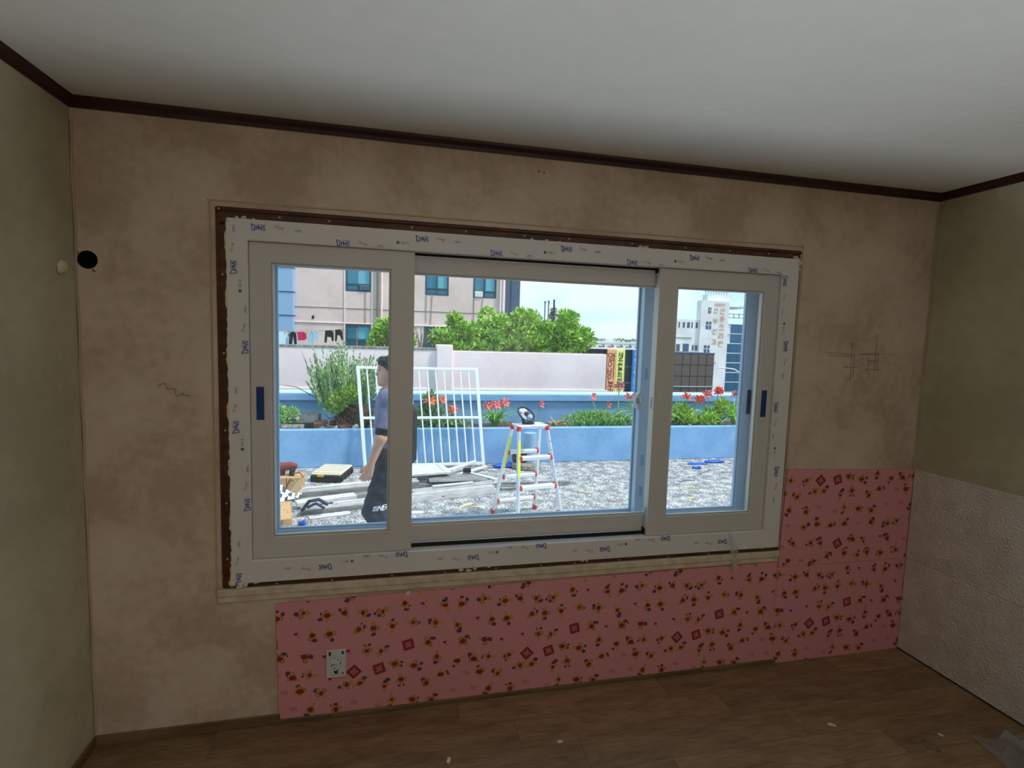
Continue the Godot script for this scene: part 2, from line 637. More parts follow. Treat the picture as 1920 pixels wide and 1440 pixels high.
func setup_view() -> void:
	var cam := Camera3D.new()
	cam.name = "camera"
	add_child(cam)
	cam.fov = rad_to_deg(2.0 * atan(720.0 / 984.09))
	cam.near = 0.02
	cam.far = 400.0
	cam.transform = Transform3D(Basis(Vector3.UP, -0.2236) * Basis(Vector3.RIGHT, -0.0871) * Basis(Vector3.BACK, 0.0299), Vector3(1.0593, 1.546, 2.0994))
	cam.current = true
	var we := WorldEnvironment.new()
	we.name = "world_environment"
	var env := Environment.new()
	var sm := PanoramaSkyMaterial.new()
	sm.panorama = sky_image()
	var sky := Sky.new()
	sky.sky_material = sm
	env.background_mode = Environment.BG_SKY
	env.sky = sky
	env.background_energy_multiplier = 1.0
	env.tonemap_mode = Environment.TONE_MAPPER_LINEAR
	env.tonemap_exposure = 1.2
	env.sdfgi_enabled = true
	env.ssao_enabled = true
	env.ssil_enabled = true
	we.environment = env
	add_child(we)
	# hazy sun, high over the right-hand side of the house
	var sun := DirectionalLight3D.new()
	sun.name = "sun"
	add_child(sun)
	sun.light_color = Color(1.0, 0.965, 0.92)
	sun.light_energy = 1.15
	sun.light_angular_distance = 8.0
	sun.shadow_enabled = true
	var from := Vector3(0.50, 0.82, 0.24).normalized()
	sun.transform = Transform3D(Basis.looking_at(-from, Vector3.FORWARD), from * 30.0)

func materials() -> void:
	var wp_n := bump_tex(512, [[5, 0.06, 3, 1.0]], 1.2)
	M.wall = tri_mat(ramp_tex(1024, [[21, 0.0035, 4, 0.7], [22, 0.03, 4, 0.3]], [[0.25, Color(0.75, 0.665, 0.575)], [0.5, Color(0.83, 0.75, 0.67)], [0.75, Color(0.86, 0.785, 0.71)]]), 0.55, 0.9, wp_n, 0.25)
	M.wall_side = tri_mat(ramp_tex(512, [[31, 0.006, 4, 0.7], [32, 0.05, 3, 0.3]], [[0.25, Color(0.70, 0.665, 0.55)], [0.5, Color(0.75, 0.715, 0.60)], [0.75, Color(0.78, 0.75, 0.64)]]), 0.5, 0.9, wp_n, 0.25)
	M.ceiling = tri_mat(ramp_tex(512, [[41, 0.006, 3, 0.6], [42, 0.05, 3, 0.4]], [[0.25, Color(0.875, 0.865, 0.84)], [0.75, Color(0.895, 0.885, 0.86)]]), 0.4, 0.9, wp_n, 0.2)
	M.paper_edge = std(Color(0.74, 0.65, 0.53), 0.9)
	M.stain = std(Color(0.50, 0.41, 0.30), 0.95)
	M.plaster = tri_mat(ramp_tex(256, [[51, 0.03, 4, 1.0]], [[0.3, Color(0.80, 0.73, 0.63)], [0.7, Color(0.87, 0.81, 0.72)]]), 1.6, 0.95)
	M.pink_paper = tri_mat(floral_tex(), 1.0 / 0.72, 0.75)
	M.emboss = tri_mat(ramp_tex(256, [[61, 0.02, 3, 1.0]], [[0.3, Color(0.83, 0.785, 0.73)], [0.7, Color(0.87, 0.83, 0.78)]]), 1.2, 0.8, bump_tex(512, [[62, 0.12, 2, 1.0]], 4.0), 0.7)
	M.maroon = std(Color(0.20, 0.045, 0.045), 0.45)
	M.brown = tri_mat(ramp_tex(512, [[71, 0.02, 4, 0.8, 2], [72, 0.1, 3, 0.2]], [[0.2, Color(0.23, 0.105, 0.05)], [0.8, Color(0.40, 0.20, 0.10)]]), 1.5, 0.45)
	M.nail = std(Color(0.72, 0.66, 0.6), 0.5, 0.3)
	M.pvc = std(Color(0.83, 0.815, 0.80), 0.35)
	M.film = std(Color(0.90, 0.885, 0.875), 0.3)
	M.pvc_daylight_tint = std(Color(0.70, 0.80, 0.91), 0.3)  # blue daylight cast painted into the plastic of the outer sashes
	M.track = std(Color(0.03, 0.03, 0.035), 0.7)
	M.alu = std(Color(0.75, 0.75, 0.75), 0.35, 0.8)
	M.pane = glass(Color(0.9, 0.97, 1.0), 0.03)
	M.pane.metallic_specular = 0.2
	M.foam = tri_mat(ramp_tex(256, [[81, 0.06, 3, 1.0]], [[0.3, Color(0.82, 0.76, 0.62)], [0.7, Color(0.93, 0.89, 0.79)]]), 6.0, 0.95)
	M.blue_film = std(Color(0.05, 0.24, 0.50), 0.35)
	M.blue_film_dark = std(Color(0.04, 0.13, 0.33), 0.35)
	M.ink = std(Color(1, 1, 1), 0.6)
	M.ink.vertex_color_use_as_albedo = true
	M.black = std(Color(0.03, 0.03, 0.035), 0.6)
	M.dark = std(Color(0.10, 0.10, 0.11), 0.6)
	M.white = std(Color(0.87, 0.87, 0.86), 0.5)
	M.clear_film = glass(Color(0.85, 0.87, 0.88), 0.35)
	M.grey_paint = std(Color(0.62, 0.63, 0.65), 0.5)
	var planks := []
	for i in 6:
		var k: float = [0.96, 0.98, 1.0, 1.02, 1.04, 0.97][i]
		planks.append(tri_mat(ramp_tex(512, [[91 + i, 0.02, 4, 0.5, 4], [97 + i, 0.12, 4, 0.5, 6]], [[0.2, vc(Color(0.46, 0.355, 0.245), k)], [0.5, vc(Color(0.56, 0.445, 0.32), k)], [0.8, vc(Color(0.63, 0.52, 0.39), k)]]), 1.1, 0.5, null, 1.0, true))
	M.planks = planks
	M.coving = tri_mat(ramp_tex(256, [[105, 0.02, 4, 1.0, 3]], [[0.2, Color(0.40, 0.31, 0.20)], [0.8, Color(0.52, 0.43, 0.29)]]), 1.2, 0.6)
	# outside
	M.concrete = tri_mat(ramp_tex(1024, [[111, 0.012, 4, 0.35], [112, 0.07, 5, 0.65]], [[0.30, Color(0.36, 0.37, 0.38)], [0.44, Color(0.52, 0.53, 0.54)], [0.54, Color(0.62, 0.63, 0.635)], [0.66, Color(0.84, 0.845, 0.84)]]), 0.45, 0.95, bump_tex(512, [[113, 0.05, 4, 1.0]], 3.0), 0.8)
	M.bounce_apron = tri_mat(ramp_tex(512, [[115, 0.02, 4, 0.6], [116, 0.09, 4, 0.4]], [[0.3, Color(0.80, 0.80, 0.79)], [0.7, Color(0.93, 0.93, 0.92)]]), 0.6, 0.95)  # kept very pale so the ground throws light up to the ceiling
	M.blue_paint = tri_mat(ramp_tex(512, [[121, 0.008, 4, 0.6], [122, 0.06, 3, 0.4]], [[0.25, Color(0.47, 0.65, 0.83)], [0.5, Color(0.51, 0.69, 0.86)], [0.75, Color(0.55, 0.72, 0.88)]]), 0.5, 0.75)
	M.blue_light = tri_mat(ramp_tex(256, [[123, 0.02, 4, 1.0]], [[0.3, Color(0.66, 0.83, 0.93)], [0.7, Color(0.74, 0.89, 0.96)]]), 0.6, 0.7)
	M.pink_wall = tri_mat(ramp_tex(512, [[131, 0.006, 4, 0.7], [132, 0.05, 3, 0.3]], [[0.25, Color(0.94, 0.85, 0.84)], [0.5, Color(0.97, 0.88, 0.87)], [0.75, Color(0.98, 0.90, 0.89)]]), 0.25, 0.9)
	M.pink_house = tri_mat(ramp_tex(512, [[141, 0.006, 4, 0.7], [142, 0.05, 3, 0.3]], [[0.25, Color(0.86, 0.77, 0.75)], [0.5, Color(0.90, 0.81, 0.79)], [0.75, Color(0.92, 0.84, 0.82)]]), 0.12, 0.9)
	M.stone = tri_mat(ramp_tex(256, [[151, 0.04, 4, 1.0]], [[0.3, Color(0.42, 0.40, 0.36)], [0.7, Color(0.62, 0.60, 0.55)]]), 1.5, 0.95)
	M.soil = tri_mat(ramp_tex(256, [[161, 0.05, 4, 1.0]], [[0.3, Color(0.20, 0.16, 0.12)], [0.7, Color(0.38, 0.31, 0.24)]]), 2.5, 1.0)
	M.bark = tri_mat(ramp_tex(256, [[171, 0.05, 4, 1.0]], [[0.3, Color(0.24, 0.18, 0.14)], [0.7, Color(0.45, 0.37, 0.30)]]), 6.0, 0.95)
	M.brick = tri_mat(ramp_tex(256, [[181, 0.05, 4, 1.0]], [[0.3, Color(0.47, 0.26, 0.20)], [0.7, Color(0.62, 0.38, 0.30)]]), 6.0, 0.95)
	M.card = tri_mat(ramp_tex(256, [[191, 0.05, 4, 1.0]], [[0.3, Color(0.70, 0.56, 0.39)], [0.7, Color(0.80, 0.67, 0.50)]]), 3.0, 0.85)
	M.wood_chip = std(Color(0.90, 0.82, 0.60), 0.85)
	M.old_alu = tri_mat(ramp_tex(256, [[201, 0.03, 4, 1.0, 3]], [[0.3, Color(0.74, 0.75, 0.75)], [0.7, Color(0.87, 0.87, 0.86)]]), 2.0, 0.5)
	M.old_grey = tri_mat(ramp_tex(256, [[202, 0.03, 4, 1.0, 3]], [[0.3, Color(0.44, 0.44, 0.45)], [0.7, Color(0.58, 0.57, 0.56)]]), 2.0, 0.6)
	M.ladder = std(Color(0.86, 0.88, 0.90), 0.3, 0.35)
	M.red = std(Color(0.80, 0.13, 0.07), 0.5)
	M.white_paint = std(Color(0.92, 0.95, 0.95), 0.45)
	M.leaf = leafy(Color(1, 1, 1), 0.3)
	M.petal = leafy(Color(1, 1, 1), 0.4)
	M.teal = std(Color(0.10, 0.30, 0.35), 0.45)
	M.house_glass = std(Color(0.25, 0.50, 0.62), 0.06)
	M.house_glass.metallic = 0.25
	M.curtain_glass = std(Color(0.42, 0.70, 0.80), 0.1)
	M.far_white = tri_mat(ramp_tex(256, [[211, 0.02, 3, 1.0]], [[0.3, Color(0.88, 0.88, 0.90)], [0.7, Color(0.94, 0.94, 0.95)]]), 0.05, 0.9)
	M.far_glass = std(Color(0.16, 0.38, 0.52), 0.08)
	M.far_glass.metallic = 0.2
	M.brown_glass = std(Color(0.36, 0.315, 0.305), 0.15)
	M.slate = std(Color(0.28, 0.36, 0.47), 0.7)
	M.duct = std(Color(0.56, 0.70, 0.85), 0.5)
	M.asphalt = std(Color(0.36, 0.37, 0.38), 0.95)

func plank_floor(parent: Node) -> void:
	var lib := {}
	var r := RandomNumberGenerator.new()
	r.seed = 5
	var wdt := 0.15
	var z := 0.0
	var row := 0
	while z < RD - 0.01:
		var x := -r.randf_range(0.0, 0.9)
		var d: float = min(wdt, RD - z)
		while x < RW - 0.001:
			var x0: float = max(x, 0.0)
			var x1: float = min(x + 0.92, RW)
			x += 0.92
			if x1 - x0 < 0.02: continue
			var key := "%.3f %.3f" % [x1 - x0, d]
			if not lib.has(key):
				lib[key] = mb().box(Vector3(0, -0.012, 0), Vector3(x1 - x0 - 0.0008, 0, d - 0.0008), 0.0006).mesh()
			var o := obj("plank", lib[key], M.planks[r.randi() % 6], parent)
			o.position = Vector3(x0, 0, z)
		z += wdt
		row += 1

func room() -> void:
	# floor: slab with vinyl planks
	var fl := obj("floor", mb().box(Vector3(-0.2, -0.25, -0.24), Vector3(RW + 0.2, -0.012, RD + 0.2)), M.soil)
	struct(fl, "brown wood-look plank floor")
	plank_floor(fl)
	struct(obj("ceiling", mb().box(Vector3(-0.2, RH, -0.24), Vector3(RW + 0.2, RH + 0.25, RD + 0.2)), M.ceiling), "off-white papered ceiling")
	# window wall with its opening and a drilled pipe hole beside the corner
	var wb := CSGCombiner3D.new()
	wb.name = "wall_back"
	add_child(wb)
	struct(wb, "yellowed stained papered wall around the window")
	var a := CSGBox3D.new()
	a.name = "wall_body"
	a.size = Vector3(RW + 0.4, RH + 0.3, 0.24)
	a.position = Vector3(RW / 2, RH / 2, -0.12)
	a.material = M.wall
	wb.add_child(a)
	var h := CSGBox3D.new()
	h.name = "window_opening"
	h.operation = CSGShape3D.OPERATION_SUBTRACTION
	h.size = Vector3(2.427, 1.402, 0.6)
	h.position = Vector3(1.655, 1.2775, -0.12)
	h.material = M.plaster
	wb.add_child(h)
	var p := CSGCylinder3D.new()
	p.name = "pipe_hole"
	p.operation = CSGShape3D.OPERATION_SUBTRACTION
	p.radius = 0.031
	p.height = 0.4
	p.sides = 28
	p.rotation = Vector3(PI / 2, 0, 0.0)
	p.position = Vector3(0.036, 1.77, 0.0)
	p.material = M.dark
	wb.add_child(p)
	# side walls; the rear wall has an open doorway to a hall with an added lamp
	struct(obj("wall_left", mb().box(Vector3(-0.2, -0.1, -0.0), Vector3(0, RH + 0.1, RD + 0.2)), M.wall_side), "grey-green papered wall at the left")
	struct(obj("wall_right", mb().box(Vector3(RW, -0.1, 0), Vector3(RW + 0.2, RH + 0.1, RD + 0.2)), M.wall_side), "grey-beige papered wall at the right")
	rear()
	# dark red ceiling moulding
	var prof := PackedVector2Array([Vector2(0, 0), Vector2(0.006, 0), Vector2(0.010, 0.012), Vector2(0.022, 0.024), Vector2(0.024, 0.034), Vector2(0, 0.034)])
	var y := RH - 0.034
	struct(obj("trim_1", mb().prism(prof, 0.0, RW, Transform3D(Basis(Vector3(0, 0, 1), Vector3(0, 1, 0), Vector3(1, 0, 0)) , Vector3(0, y, 0))), M.maroon), "dark red ceiling moulding over the window wall")
	struct(obj("trim_2", mb().prism(prof, 0.0, RD, Transform3D(Basis(Vector3(1, 0, 0), Vector3(0, 1, 0), Vector3(0, 0, 1)), Vector3(0, y, 0))), M.maroon), "dark red ceiling moulding on the left wall")
	struct(obj("trim_3", mb().prism(prof, 0.0, RD, Transform3D(Basis(Vector3(-1, 0, 0), Vector3(0, 1, 0), Vector3(0, 0, 1)), Vector3(RW, y, 0))), M.maroon), "dark red ceiling moulding on the right wall")
	# vinyl turned up as a low skirting
	struct(obj("baseboard_back", mb().box(Vector3(0, 0, 0), Vector3(0.64, 0.042, 0.008), 0.003).box(Vector3(0.60, 0, 0), Vector3(2.90, 0.020, 0.011), 0.003), M.coving), "wood-look vinyl skirting along the window wall")
	struct(obj("baseboard_left", mb().box(Vector3(0, 0, 0.008), Vector3(0.008, 0.042, RD), 0.003), M.coving), "wood-look vinyl skirting along the left wall")
	struct(obj("baseboard_right", mb().box(Vector3(RW - 0.008, 0, 0.0), Vector3(RW, 0.006, RD), 0.002), M.track), "dark joint along the right wall")
	# paper overlaps in the corners, and the torn paper border round the window
	for e in [["trim_4", 0.0, 1.0], ["trim_5", RW, -1.0]]:
		var b := mb()
		var pts := []
		for i in 24: pts.append(Vector3(e[1] + e[2] * (0.004 + 0.002 * sin(i * 1.7)), 0.05 + i * 0.0945, 0.003))
		b.tube(pts, 0.0045, 5)
		struct(obj(e[0], b, M.paper_edge), "raised seam of wallpaper in the corner")
	var bd := mb()
	bd.bar(Vector3(0.41, 2.002, 0.001), Vector3(2.885, 2.002, 0.001), 0.002, 0.006, Vector3.UP)
	bd.bar(Vector3(0.418, 0.56, 0.001), Vector3(0.418, 2.0, 0.001), 0.002, 0.008, Vector3.RIGHT)
	bd.bar(Vector3(2.884, 0.95, 0.001), Vector3(2.884, 2.01, 0.001), 0.002, 0.007, Vector3.RIGHT)
	struct(obj("trim_6", bd, M.paper_edge), "cut edge of the wallpaper round the window")
	# pale plaster strip under the old casing
	struct(obj("trim_7", mb().box(Vector3(0.42, 0.515, 0), Vector3(2.872, 0.556, 0.010), 0.004).box(Vector3(0.42, 0.540, 0), Vector3(2.872, 0.570, 0.016), 0.004), M.plaster), "pale plaster ledge under the window")

func rear() -> void:
	# behind the camera: wall with a wide open doorway to a hall with an unseen lamp added to fill the room
	var z := RD
	var x0 := 0.9
	var x1 := 2.7
	var dh := 2.2
	var b := mb()
	b.box(Vector3(-0.2, -0.1, z), Vector3(x0, RH + 0.1, z + 0.15))
	b.box(Vector3(x1, -0.1, z), Vector3(RW + 0.2, RH + 0.1, z + 0.15))
	b.box(Vector3(x0, dh, z), Vector3(x1, RH + 0.1, z + 0.15))
	struct(obj("wall_rear", b, M.wall), "papered wall behind the camera with a doorway")
	var hz := z + 2.6
	struct(obj("floor_hall", mb().box(Vector3(-0.4, -0.2, z + 0.15), Vector3(4.0, 0, hz)), M.planks[2]), "hall floor")
	struct(obj("ceiling_hall", mb().box(Vector3(-0.4, RH, z + 0.15), Vector3(4.0, RH + 0.2, hz)), M.ceiling), "hall ceiling")
	struct(obj("wall_hall_left", mb().box(Vector3(-0.6, -0.2, z + 0.15), Vector3(-0.4, RH + 0.2, hz + 0.2)), M.wall), "hall wall")
	struct(obj("wall_hall_right", mb().box(Vector3(4.0, -0.2, z + 0.15), Vector3(4.2, RH + 0.2, hz + 0.2)), M.wall), "hall wall")
	struct(obj("wall_hall_rear", mb().box(Vector3(-0.6, -0.2, hz), Vector3(4.2, RH + 0.2, hz + 0.2)), M.ceiling), "hall wall")
	var t := thing("added_hall_lamp", "flat white hall ceiling lamp added unseen behind the camera as fill", "lamp", Vector3(3.56, RH, z + 1.3))
	obj("lamp_housing", mb().box(Vector3(-0.42, -0.05, -0.42), Vector3(0.42, 0, 0.42), 0.01), M.white, t)
	var glow := std(Color(1, 1, 1), 0.6)
	glow.emission_enabled = true
	glow.emission = Color(1.0, 0.93, 0.82)
	glow.emission_energy_multiplier = 2.0
	obj("lamp_diffuser", mb().box(Vector3(-0.38, -0.062, -0.38), Vector3(0.38, -0.05, 0.38), 0.003), glow, t)
	var al := AreaLight3D.new()
	al.name = "lamp_light"
	t.add_child(al)
	al.position = Vector3(0, -0.07, 0)
	al.rotation = Vector3(-PI / 2, 0, 0)
	al.area_size = Vector2(0.76, 0.76)
	al.light_color = Color(0.97, 0.975, 1.0)
	al.light_energy = 8.0
	al.area_range = 12.0
	al.shadow_enabled = true
	added_fill_light()

# added fill light, unseen behind the camera; hood shapes a dark band on the ceiling
func added_fill_light() -> void:
	var t := thing("added_fill_light", "hooded fill light added unseen behind the camera and aimed at the ceiling", "fill light", Vector3(1.95, 0, 3.1))
	obj("lamp_stand", mb().box(Vector3(-0.3, 0, -0.12), Vector3(0.3, 0.03, 0.12), 0.006).box(Vector3(-0.03, 0.03, -0.03), Vector3(0.03, 0.46, 0.03), 0.004), M.dark, t)
	var aim := Transform3D(Basis(Vector3.RIGHT, -0.7), Vector3(0, 0.5, 0))
	obj("lamp_head", mb().box(Vector3(-0.30, -0.05, -0.05), Vector3(0.30, -0.008, 0.05), 0.004, aim), M.dark, t)
	var glow := std(Color(1, 1, 1), 0.6)
	glow.emission_enabled = true
	glow.emission = Color(0.91, 0.965, 1.0)
	glow.emission_energy_multiplier = 3.0
	obj("lamp_lens", mb().box(Vector3(-0.26, -0.008, -0.02), Vector3(0.26, -0.003, 0.02), 0.0, aim), glow, t)
	obj("hood", mb().box(Vector3(-0.62, 0.40, -0.41), Vector3(0.62, 0.753, -0.40)).box(Vector3(-0.62, 0.40, -0.40), Vector3(-0.61, 0.753, 0.20)).box(Vector3(0.61, 0.40, -0.40), Vector3(0.62, 0.753, 0.20)).box(Vector3(-0.62, 0.40, 0.20), Vector3(0.62, 0.9, 0.21)), M.dark, t)
	var al := AreaLight3D.new()
	al.name = "added_fill_beam"
	t.add_child(al)
	al.transform = Transform3D(aim.basis * Basis(Vector3.RIGHT, PI / 2), Vector3(0, 0.5, 0))
	al.area_size = Vector2(0.52, 0.04)
	al.light_color = Color(0.91, 0.965, 1.0)
	al.light_energy = 3.0
	al.area_range = 12.0
	al.shadow_enabled = true

# ---------- the window ----------
# printed marks on the protective film: logo, handwriting, two short lines; a green dot with small signs
func film_marks(b: MB, at: Vector3, ang: float, green_at = null) -> void:
	var xf := Transform3D(Basis(Vector3.BACK, ang), at)
	b.col = Color(0.02, 0.06, 0.32)
	b.stroke([Vector2(-0.025, 0.011), Vector2(-0.0215, -0.011), Vector2(-0.0145, -0.010), Vector2(-0.012, 0.005), Vector2(-0.019, 0.009), Vector2(-0.025, 0.011)], 0.0028, xf)
	b.stroke([Vector2(-0.0095, -0.010), Vector2(-0.0075, 0.004), Vector2(-0.002, 0.004), Vector2(-0.0015, -0.002), Vector2(-0.008, -0.003)], 0.0024, xf)
	b.stroke([Vector2(-0.0005, -0.009), Vector2(0.001, 0.004), Vector2(0.008, -0.009), Vector2(0.010, 0.004)], 0.0024, xf)
	b.stroke([Vector2(0.021, 0.004), Vector2(0.0135, 0.004), Vector2(0.013, -0.002), Vector2(0.020, -0.003), Vector2(0.0195, -0.009), Vector2(0.012, -0.009)], 0.0024, xf)
	b.col = Color(0.10, 0.18, 0.45)
	b.stroke([Vector2(-0.004, 0.009), Vector2(0.022, 0.009)], 0.0018, xf)
	b.col = Color(0.12, 0.12, 0.13)
	var o := Vector2(0.068, 0.003)
	for pl in [[Vector2(-0.014, 0.006), Vector2(-0.013, 0.0), Vector2(-0.009, 0.001)], [Vector2(-0.006, 0.007), Vector2(-0.005, -0.002)], [Vector2(-0.001, 0.004), Vector2(0.003, -0.004), Vector2(0.006, 0.001), Vector2(0.010, -0.003), Vector2(0.018, 0.0)], [Vector2(0.011, 0.001), Vector2(0.012, -0.011)], [Vector2(-0.013, 0.009), Vector2(-0.008, 0.008)]]:
		var q := []
		for p in pl: q.append(p + o)
		b.stroke(q, 0.0013, xf)
	b.col = Color(0.10, 0.14, 0.35)
	b.stroke([Vector2(0.125, -0.001), Vector2(0.143, -0.001)], 0.0022, xf)
	b.stroke([Vector2(0.119, -0.006), Vector2(0.149, -0.006)], 0.0012, xf)
	if green_at != null:
		var g := Transform3D(Basis(Vector3.BACK, ang), green_at)
		b.col = Color(0.05, 0.25, 0.12)
		b.prism(PackedVector2Array(ring2(Vector2.ZERO, Vector2(0.006, 0.006), 14).slice(0, 14)), 0, 0.0002, g)
		b.col = Color(0.10, 0.22, 0.14)
		for k in 2:
			var x := 0.016 + k * 0.009
			b.stroke([Vector2(x - 0.003, 0.003), Vector2(x + 0.003, 0.003), Vector2(x + 0.002, -0.004), Vector2(x - 0.003, -0.002), Vector2(x - 0.003, 0.003)], 0.0014, g)
		b.stroke([Vector2(0.035, 0.005), Vector2(0.039, 0.001), Vector2(0.035, -0.001), Vector2(0.039, -0.005)], 0.0016, g)

# a sash of mitred members: outer rectangle, glass rectangle, front and back face, with beads and a pane
func sash(parent: Node, x0: float, x1: float, y0: float, y1: float, gx0: float, gx1: float, gy0: float, gy1: float, zf: float, zb: float, m: Material = null) -> Node3D:
	if m == null: m = M.pvc
	var s := Node3D.new()
	s.name = "sash"
	parent.add_child(s, true)
	var mem := mitred(x0, x1, y0, y1, gx0, gx1, gy0, gy1, zf, zb)
	obj("stile", mem[0], m, s)
	obj("stile", mem[1], m, s)
	obj("rail", mem[2], m, s)
	obj("rail", mem[3], m, s)
	var bd := mb()
	var w := 0.007
	var z0 := zf - 0.020
	var z1 := zf - 0.006
	bd.box(Vector3(gx0, gy0, z0), Vector3(gx0 + w, gy1, z1), 0.002).box(Vector3(gx1 - w, gy0, z0), Vector3(gx1, gy1, z1), 0.002)
	bd.box(Vector3(gx0 + w, gy0, z0), Vector3(gx1 - w, gy0 + w, z1), 0.002).box(Vector3(gx0 + w, gy1 - w, z0), Vector3(gx1 - w, gy1, z1), 0.002)
	obj("glazing_bead", bd, m, s)
	obj("glass_pane", mb().box(Vector3(gx0, gy0, z0 - 0.002), Vector3(gx1, gy1, z0 + 0.002)), M.pane, s)
	return s

# four members welded at 45 degrees: left, right, top, bottom, with a small chamfer towards the glass
func mitred(x0: float, x1: float, y0: float, y1: float, gx0: float, gx1: float, gy0: float, gy1: float, zf: float, zb: float) -> Array:
	var o := [Vector2(x0, y0), Vector2(x1, y0), Vector2(x1, y1), Vector2(x0, y1)]
	var c := 0.003
	var f := [Vector2(gx0 - c, gy0 - c), Vector2(gx1 + c, gy0 - c), Vector2(gx1 + c, gy1 + c), Vector2(gx0 - c, gy1 + c)]
	var g := [Vector2(gx0, gy0), Vector2(gx1, gy0), Vector2(gx1, gy1), Vector2(gx0, gy1)]
	var out := []
	for k in [[3, 0], [1, 2], [2, 3], [0, 1]]:
		var a: int = k[0]
		var e: int = k[1]
		var b := mb()
		var P3 := func(v: Vector2, z: float) -> Vector3: return Vector3(v.x, v.y, z)
		b.quad(P3.call(o[a], zf), P3.call(o[e], zf), P3.call(f[e], zf), P3.call(f[a], zf))
		b.quad(P3.call(f[a], zf), P3.call(f[e], zf), P3.call(g[e], zf - c), P3.call(g[a], zf - c))
		b.quad(P3.call(g[a], zf - c), P3.call(g[e], zf - c), P3.call(g[e], zb), P3.call(g[a], zb))
		b.quad(P3.call(g[a], zb), P3.call(g[e], zb), P3.call(o[e], zb), P3.call(o[a], zb))
		b.quad(P3.call(o[a], zb), P3.call(o[e], zb), P3.call(o[e], zf), P3.call(o[a], zf))
		b.quad(P3.call(o[a], zb), P3.call(o[a], zf), P3.call(f[a], zf), P3.call(g[a], zb))
		b.quad(P3.call(o[e], zf), P3.call(o[e], zb), P3.call(g[e], zb), P3.call(f[e], zf))
		out.append(b)
	return out

func pull(parent: Node, x0: float, x1: float, y0: float, y1: float, z: float, m: Material, m2: Material) -> void:
	var b := mb()
	var t := 0.004
	var ix := (x1 - x0) * 0.26
	var iy := (y1 - y0) * 0.22
	b.box(Vector3(x0, y0, z), Vector3(x1, y0 + iy, z + t), 0.001).box(Vector3(x0, y1 - iy, z), Vector3(x1, y1, z + t), 0.001)
	b.box(Vector3(x0, y0 + iy, z), Vector3(x0 + ix, y1 - iy, z + t), 0.001).box(Vector3(x1 - ix, y0 + iy, z), Vector3(x1, y1 - iy, z + t), 0.001)
	b.box(Vector3(x0 + ix, y0 + iy, z), Vector3(x1 - ix, y1 - iy, z + 0.001))
	obj("handle", b, m, parent)

func foam_blob(parent: Node, pts: Array, r: float, seed: int) -> void:
	var g := RandomNumberGenerator.new()
	g.seed = seed
	var b := mb()
	for p in pts:
		for k in 3:
			b.ell(p + Vector3(g.randf_range(-r, r) * 0.7, g.randf_range(-r, r) * 0.45, g.randf_range(-0.3, 0.5) * r), Vector3(r * g.randf_range(0.5, 1.0), r * g.randf_range(0.45, 0.8), r * 0.6), 8, 5, 0.16, seed + k)
	stuff(obj("sealing_foam", b, M.foam, parent))

